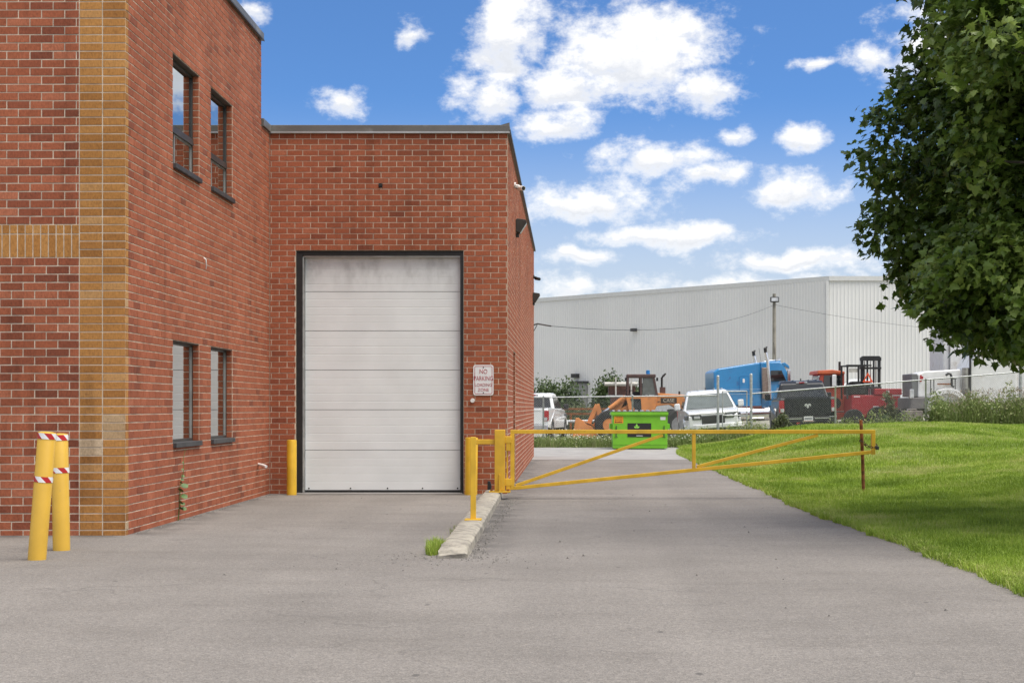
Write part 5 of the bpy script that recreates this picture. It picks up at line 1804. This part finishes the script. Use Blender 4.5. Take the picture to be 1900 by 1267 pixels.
tree = thing('maple_tree', 'dark green maple tree overhanging the grass at the right edge', 'tree', (7.3, 16.4, float(gh(7.3, 16.4))))
TB = Vector(tree.location)
lobes = [((5.00, 16.9, 3.85), (1.75, 1.7, 1.75), 1.5), ((5.95, 14.7, 4.3), (2.25, 1.7, 2.45), 1.25), ((6.20, 16.0, 6.5), (2.75, 2.6, 2.4), 1.0),
         ((5.15, 15.3, 2.55), (1.50, 1.2, .95), 1.2), ((7.8, 16.4, 4.7), (2.6, 2.6, 3.0), .7), ((4.60, 16.3, 2.90), (1.20, 1.1, 1.0), 1.0)]
cl_c, cl_n, cl_t = [], [], []
for li, (c, r, dens) in enumerate(lobes):
    c, r = np.array(c), np.array(r)
    area = 4 * np.pi * ((r[0] * r[1]) ** 1.6 / 3 + (r[0] * r[2]) ** 1.6 / 3 + (r[1] * r[2]) ** 1.6 / 3) ** (1 / 1.6)
    k = int(area * 10.5 * dens)
    d = unit(k)
    rad = np.where(rng.uniform(size=k) < .72, rng.uniform(.80, 1.0, k), rng.uniform(.3, .8, k))
    p = c + d * r * rad[:, None]
    bump = np.array([mnoise.noise(tuple(q * .9)) for q in p])
    p = p + d * (bump * .34)[:, None]
    cl_c.append(p); cl_n.append(d); cl_t.append(np.full(k, (.30, .55, .42, .50, .45, .30)[li]))
cl_c = np.concatenate(cl_c); cl_n = np.concatenate(cl_n); cl_t = np.concatenate(cl_t)
keep = (cl_c[:, 2] > 1.78) & (cl_c[:, 0] < 9.2) & (cl_c[:, 0] > 2.9)
# leave sky holes: drop clusters where a slow noise is low
hole = np.array([mnoise.noise((q[0] * .75 + 5, q[1] * .75, q[2] * .75)) for q in cl_c])
keep &= hole > -.20
cl_c, cl_n, cl_t = cl_c[keep], cl_n[keep], cl_t[keep]
per = 44
P = np.repeat(cl_c, per, 0) + np.clip(rng.normal(size=(len(cl_c) * per, 3)), -1.7, 1.7) * np.array([.13, .13, .10])
Nn = np.repeat(cl_n, per, 0) * .55 + np.array([0, 0, .75]) + rng.normal(size=P.shape) * .62
sz = rng.uniform(.055, .125, len(P))
V, F, m_ = leaf_cards(P - np.array(TB), Nn, sz, MAPLE, (0, .34), .22)
ct = np.repeat(np.clip(cl_t + rng.normal(0, .25, len(cl_c)), 0, 1), per)
tone = np.clip(ct + rng.normal(0, .18, len(P)), 0, 1)
from_np('crown', V, F, M_MAPLE, tree, tone=np.repeat(tone, m_))
M_BARK = pmat('maple_bark', (.085, .07, .055), .95, var=.3, scale=8, bump=.8, bscale=30)
bm = B(); tube(bm, [(0, 0, -.3), (.02, 0, .3), (-.03, -.02, 1.4), (-.1, .0, 2.4), (-.12, 0, 4.0), (-.2, -.1, 6.5)], [.26, .20, .17, .15, .11, .04], 12)
mk('trunk', bm, M_BARK, tree, smooth_=True)
random.seed(5)
targets = [cl_c[i] for i in rng.choice(len(cl_c), 46, replace=False)]
for k, q in enumerate(targets):
    z0 = 1.6 + 3.2 * random.random()
    a = Vector((-.08, 0, min(z0, max(1.5, q[2] - TB.z - .6))))
    b = Vector(q) - TB
    mid = a.lerp(b, .5) + Vector((random.uniform(-.2, .2), random.uniform(-.2, .2), random.uniform(.05, .4)))
    bm = B(); tube(bm, [a, a.lerp(mid, .55), mid, mid.lerp(b, .5), b], [.05, .038, .027, .017, .007], 6)
    mk('limb', bm, M_BARK, tree, smooth_=True)


def bush(name, label, loc, rad, n, mat, size=(.09, .16), group=None, clumps=26, stems=6):
    """upright shrub: leaves in clumps along rising stems, dense below and ragged on top"""
    t = thing(name, label, 'bush', loc, group=group)
    rad = np.array(rad)
    d = unit(clumps); d[:, 2] = np.abs(d[:, 2])
    cc = d * (rng.uniform(.15, 1.0, (clumps, 1)) ** .5) * rad * np.array([.85, .85, .88])
    idx = rng.integers(0, clumps, n)
    P_ = cc[idx] + rng.normal(size=(n, 3)) * np.minimum(rad, rad.min() * 1.5) * .15
    P_[:, 2] = np.abs(P_[:, 2])
    Nn_ = unit(n) * .8 + np.array([0, -.2, .6])
    V, F, m_ = leaf_cards(P_, Nn_, rng.uniform(*size, n), OVAL, (0, .5), .15)
    ct = np.clip(rng.normal(.45, .22, clumps), 0, 1)[idx]
    from_np('foliage', V, F, mat, t, tone=np.repeat(np.clip(ct + rng.normal(0, .15, n), 0, 1), m_))
    top = np.argsort(-cc[:, 2])[:stems]
    for k in top:
        q = cc[k]
        bm = B(); tube(bm, [(q[0] * .15, q[1] * .15, -.1), (q[0] * .5, q[1] * .5, q[2] * .5), tuple(q)], [.03, .02, .006], 5)
        mk('stem', bm, M_BARK, t)
    return t


bush('bush', 'leafy green bush beside the brick wall end above the white pickup', (-1.0, 93, -.1), (2.3, 1.5, 3.55), 16000, M_BUSH, (.13, .22), clumps=110)
bush('bush', 'dark green bushy shrub between warehouse door and loader cab', (2.65, 94, -.1), (1.45, 1.4, 3.55), 14000, M_BUSH, (.13, .22), clumps=90)
bush('bush', 'dark green shrub crown just left of the loader cab', (4.1, 95, -.1), (1.1, 1.2, 3.1), 7000, M_BUSH, (.13, .22), clumps=50)
bush('bush', 'small leafy bush left of the blue truck sleeper', (6.9, 72, .1), (.62, .7, 2.65), 3200, M_BUSH, (.09, .15), clumps=40)
bush('bush', 'pale flowering scrub low behind the rusty beam rack', (.6, 74, -.1), (2.2, .8, 1.75), 5000, M_BUSH2, (.07, .13), clumps=60)
bush('bush', 'slender sapling between red forklift and white truck', (12.25, 57.6, .45), (.40, .4, 1.75), 1500, M_BUSH2, (.08, .14), clumps=24)
bush('bush', 'grey-green willowy shrub at fence left of the black pickup', (6.95, 49.15, float(gh(6.95, 49.1))), (.36, .3, 1.15), 2400, M_BUSH2, (.05, .09), clumps=30)
bush('bush', 'dark leafy shrub at fence before the crimson forklift', (10.55, 50.3, float(gh(10.5, 50))), (.55, .35, .72), 1700, M_BUSH, (.06, .10), clumps=26)
bush('bush', 'small green weed clump before the black tailgate', (9.05, 49.9, float(gh(9, 49.9))), (.16, .15, .85), 450, M_BUSH2, (.05, .09), clumps=12)
bush('bush', 'yellow-green clump at the fence post right of black pickup', (9.6, 49.9, float(gh(9.6, 49.9))), (.42, .25, .55), 800, M_BUSH2, (.05, .09), clumps=18)

# rank weeds along the fence
def strip(n, x0, x1, y0, y1, h0, h1, wid, zoff=0):
    x = rng.uniform(x0, x1, n); y = rng.uniform(y0, y1, n)
    cl = np.array([mnoise.noise((a * 1.7, b * 1.3, 2)) for a, b in zip(x, y)])
    h = rng.uniform(h0, h1, n) * (1 + .5 * cl)
    return blades(n, x, y, gh(x, y) + zoff, h, wid, .35, tone=np.clip(.45 + .4 * cl + rng.normal(0, .2, n), 0, 1))


def joinblades(parts):
    V, F, T = [], [], []
    b = 0
    for v, f, t_ in parts:
        V.append(v); F.append(f + b); T.append(t_); b += len(v)
    return np.concatenate(V), np.concatenate(F), np.concatenate(T)


def weed_leaves(n, x0, x1, y0, y1, h0, h1, size):
    """broad leaves up the stalks, in clumps"""
    x = rng.uniform(x0, x1, n); y = rng.uniform(y0, y1, n)
    cl = np.array([mnoise.noise((a * 1.4, b * 1.1, 9)) for a, b in zip(x, y)])
    k = cl > -.12
    x, y, cl = x[k], y[k], cl[k]
    z = gh(x, y) + rng.uniform(h0, h1, len(x)) * (.75 + .8 * cl)
    V, F, m_ = leaf_cards(np.stack([x, y, z], 1), unit(len(x)) + np.array([0, -.3, .6]), rng.uniform(*size, len(x)), OVAL, (0, .5), .2)
    return V, F, np.repeat(np.clip(.4 + .5 * cl + rng.normal(0, .2, len(x)), 0, 1), m_)


V, F, T = joinblades([strip(3600, -3.5, 5.2, 48.3, 49.9, .10, .42, .022), strip(2000, 3.6, 6.6, 48.9, 50.6, .2, .60, .022), strip(1500, -3, 4.8, 51, 57, .1, .35, .03),
                      strip(1500, 8.6, 12.2, 49.2, 50.2, .2, .55, .022),
                      weed_leaves(5200, -3.5, 5.2, 48.3, 49.9, .03, .42, (.05, .10)), weed_leaves(2200, 3.6, 6.6, 48.9, 50.6, .1, .7, (.05, .10)), weed_leaves(2200, 8.6, 12.3, 49.2, 50.2, .1, .7, (.05, .10))])
tag(from_np('fence_weeds', V, F, M_WEED, tone=T), 'rank weeds growing along foot of the chain link fence', 'weeds', kind='stuff')
V, F, T = joinblades([strip(2600, 12.0, 15.6, 48.2, 50.0, .45, 1.25, .02), strip(900, 11.9, 13.2, 49.0, 50.0, .6, 1.35, .02),
                      weed_leaves(7500, 12.0, 15.8, 48.2, 50.0, .1, 1.15, (.05, .11)), weed_leaves(2500, 11.8, 13.2, 48.8, 50.0, .2, 1.3, (.05, .11))])
tag(from_np('tall_weeds', V, F, M_WEED, tone=T), 'tall flowering weeds against the fence under the tree at right', 'weeds', kind='stuff')
n = 2600
x = rng.uniform(12.2, 15.5, n); y = rng.uniform(48.3, 50, n)
z = gh(x, y) + rng.uniform(.45, 1.32, n)
V, F, m_ = leaf_cards(np.stack([x, y, z], 1), unit(n), rng.uniform(.03, .07, n), OVAL, (0, .5))
M_SEED = leaf_mat('seed_heads', (.15, .11, .07), (.26, .20, .14), (.42, .38, .33), .2)
tag(from_np('seed_heads', V, F, M_SEED, tone=np.repeat(rng.uniform(0, 1, n), m_)), 'brown and pale seed heads among the tall weeds at right', 'seed heads', kind='stuff')
n = 300
x = rng.uniform(-.9, 4.6, n); y = rng.uniform(48.4, 49.6, n)
V, F, m_ = leaf_cards(np.stack([x, y, rng.uniform(.25, .6, n)], 1), np.tile((0, -.4, 1.0), (n, 1)) + unit(n) * .3, rng.uniform(.03, .06, n), OVAL, (0, .5))
tag(from_np('white_wildflowers', V, F, pmat('petal_white', (.62, .62, .56), .7), None), 'white wildflowers in weeds along the fence behind dumpster', 'flowers', kind='stuff')

# mown grass
def lawn(n, y0, y1, h0, h1, wid):
    y = y0 + (y1 - y0) * rng.uniform(0, 1, n)
    ex = np.array([edge_x(float(q)) for q in y])
    xm = np.maximum(ex + .6, .318 * y + .9)
    x = ex - .03 + (xm - ex) * rng.uniform(0, 1, n)
    patch = np.array([mnoise.noise((a * .55, b * .4, 7)) + .5 * mnoise.noise((a * 2.1, b * 1.6, 3)) for a, b in zip(x, y)])
    z = gh(x, y) + .012 + .02 * np.minimum(1, x - ex)
    h = rng.uniform(h0, h1, n) * (1 - .3 * patch)
    return blades(n, x, y, z, h, wid, .55, tone=np.clip(.45 + .85 * patch + rng.normal(0, .17, n), 0, 1))


def edge_grass(n, y0, y1, h0, h1, wid):
    y = rng.uniform(y0, y1, n)
    ex = np.array([edge_x(float(q)) for q in y])
    rag = np.array([mnoise.noise((0, q * 3.1, 4)) for q in y])
    x = ex + rng.uniform(-.10, .10, n) + .06 * rag
    return blades(n, x, y, np.full(n, .004), rng.uniform(h0, h1, n), wid, .9, tone=np.clip(.5 + .5 * rag + rng.normal(0, .2, n), 0, 1))


V, F, T = joinblades([edge_grass(9000, 9, 22, .03, .10, .008), edge_grass(5000, 22, 45, .04, .11, .012), lawn(52000, 9.0, 16, .03, .075, .0075), lawn(90000, 16, 27, .035, .085, .010), lawn(95000, 27, 48.5, .04, .095, .015)])
tag(from_np('mown_grass', V, F, M_GRASS, tone=T), 'mown green grass covering the bank right of the driveway', 'grass', kind='stuff')
# longer tuft round the rusty post
n = 1800
a = rng.uniform(0, 2 * np.pi, n); r_ = np.abs(rng.normal(0, .33, n))
x, y = 4.25 + r_ * np.cos(a) * 1.3, 21.5 + r_ * np.sin(a) * 1.6
V, F, T = blades(n, x, y, gh(x, y) + .02, rng.uniform(.06, .16, n), .010, .5, tone=rng.uniform(.3, .75, n))
tag(from_np('long_grass', V, F, M_GRASS, tone=T), 'longer bright grass round the foot of the rusty post', 'grass', kind='stuff')
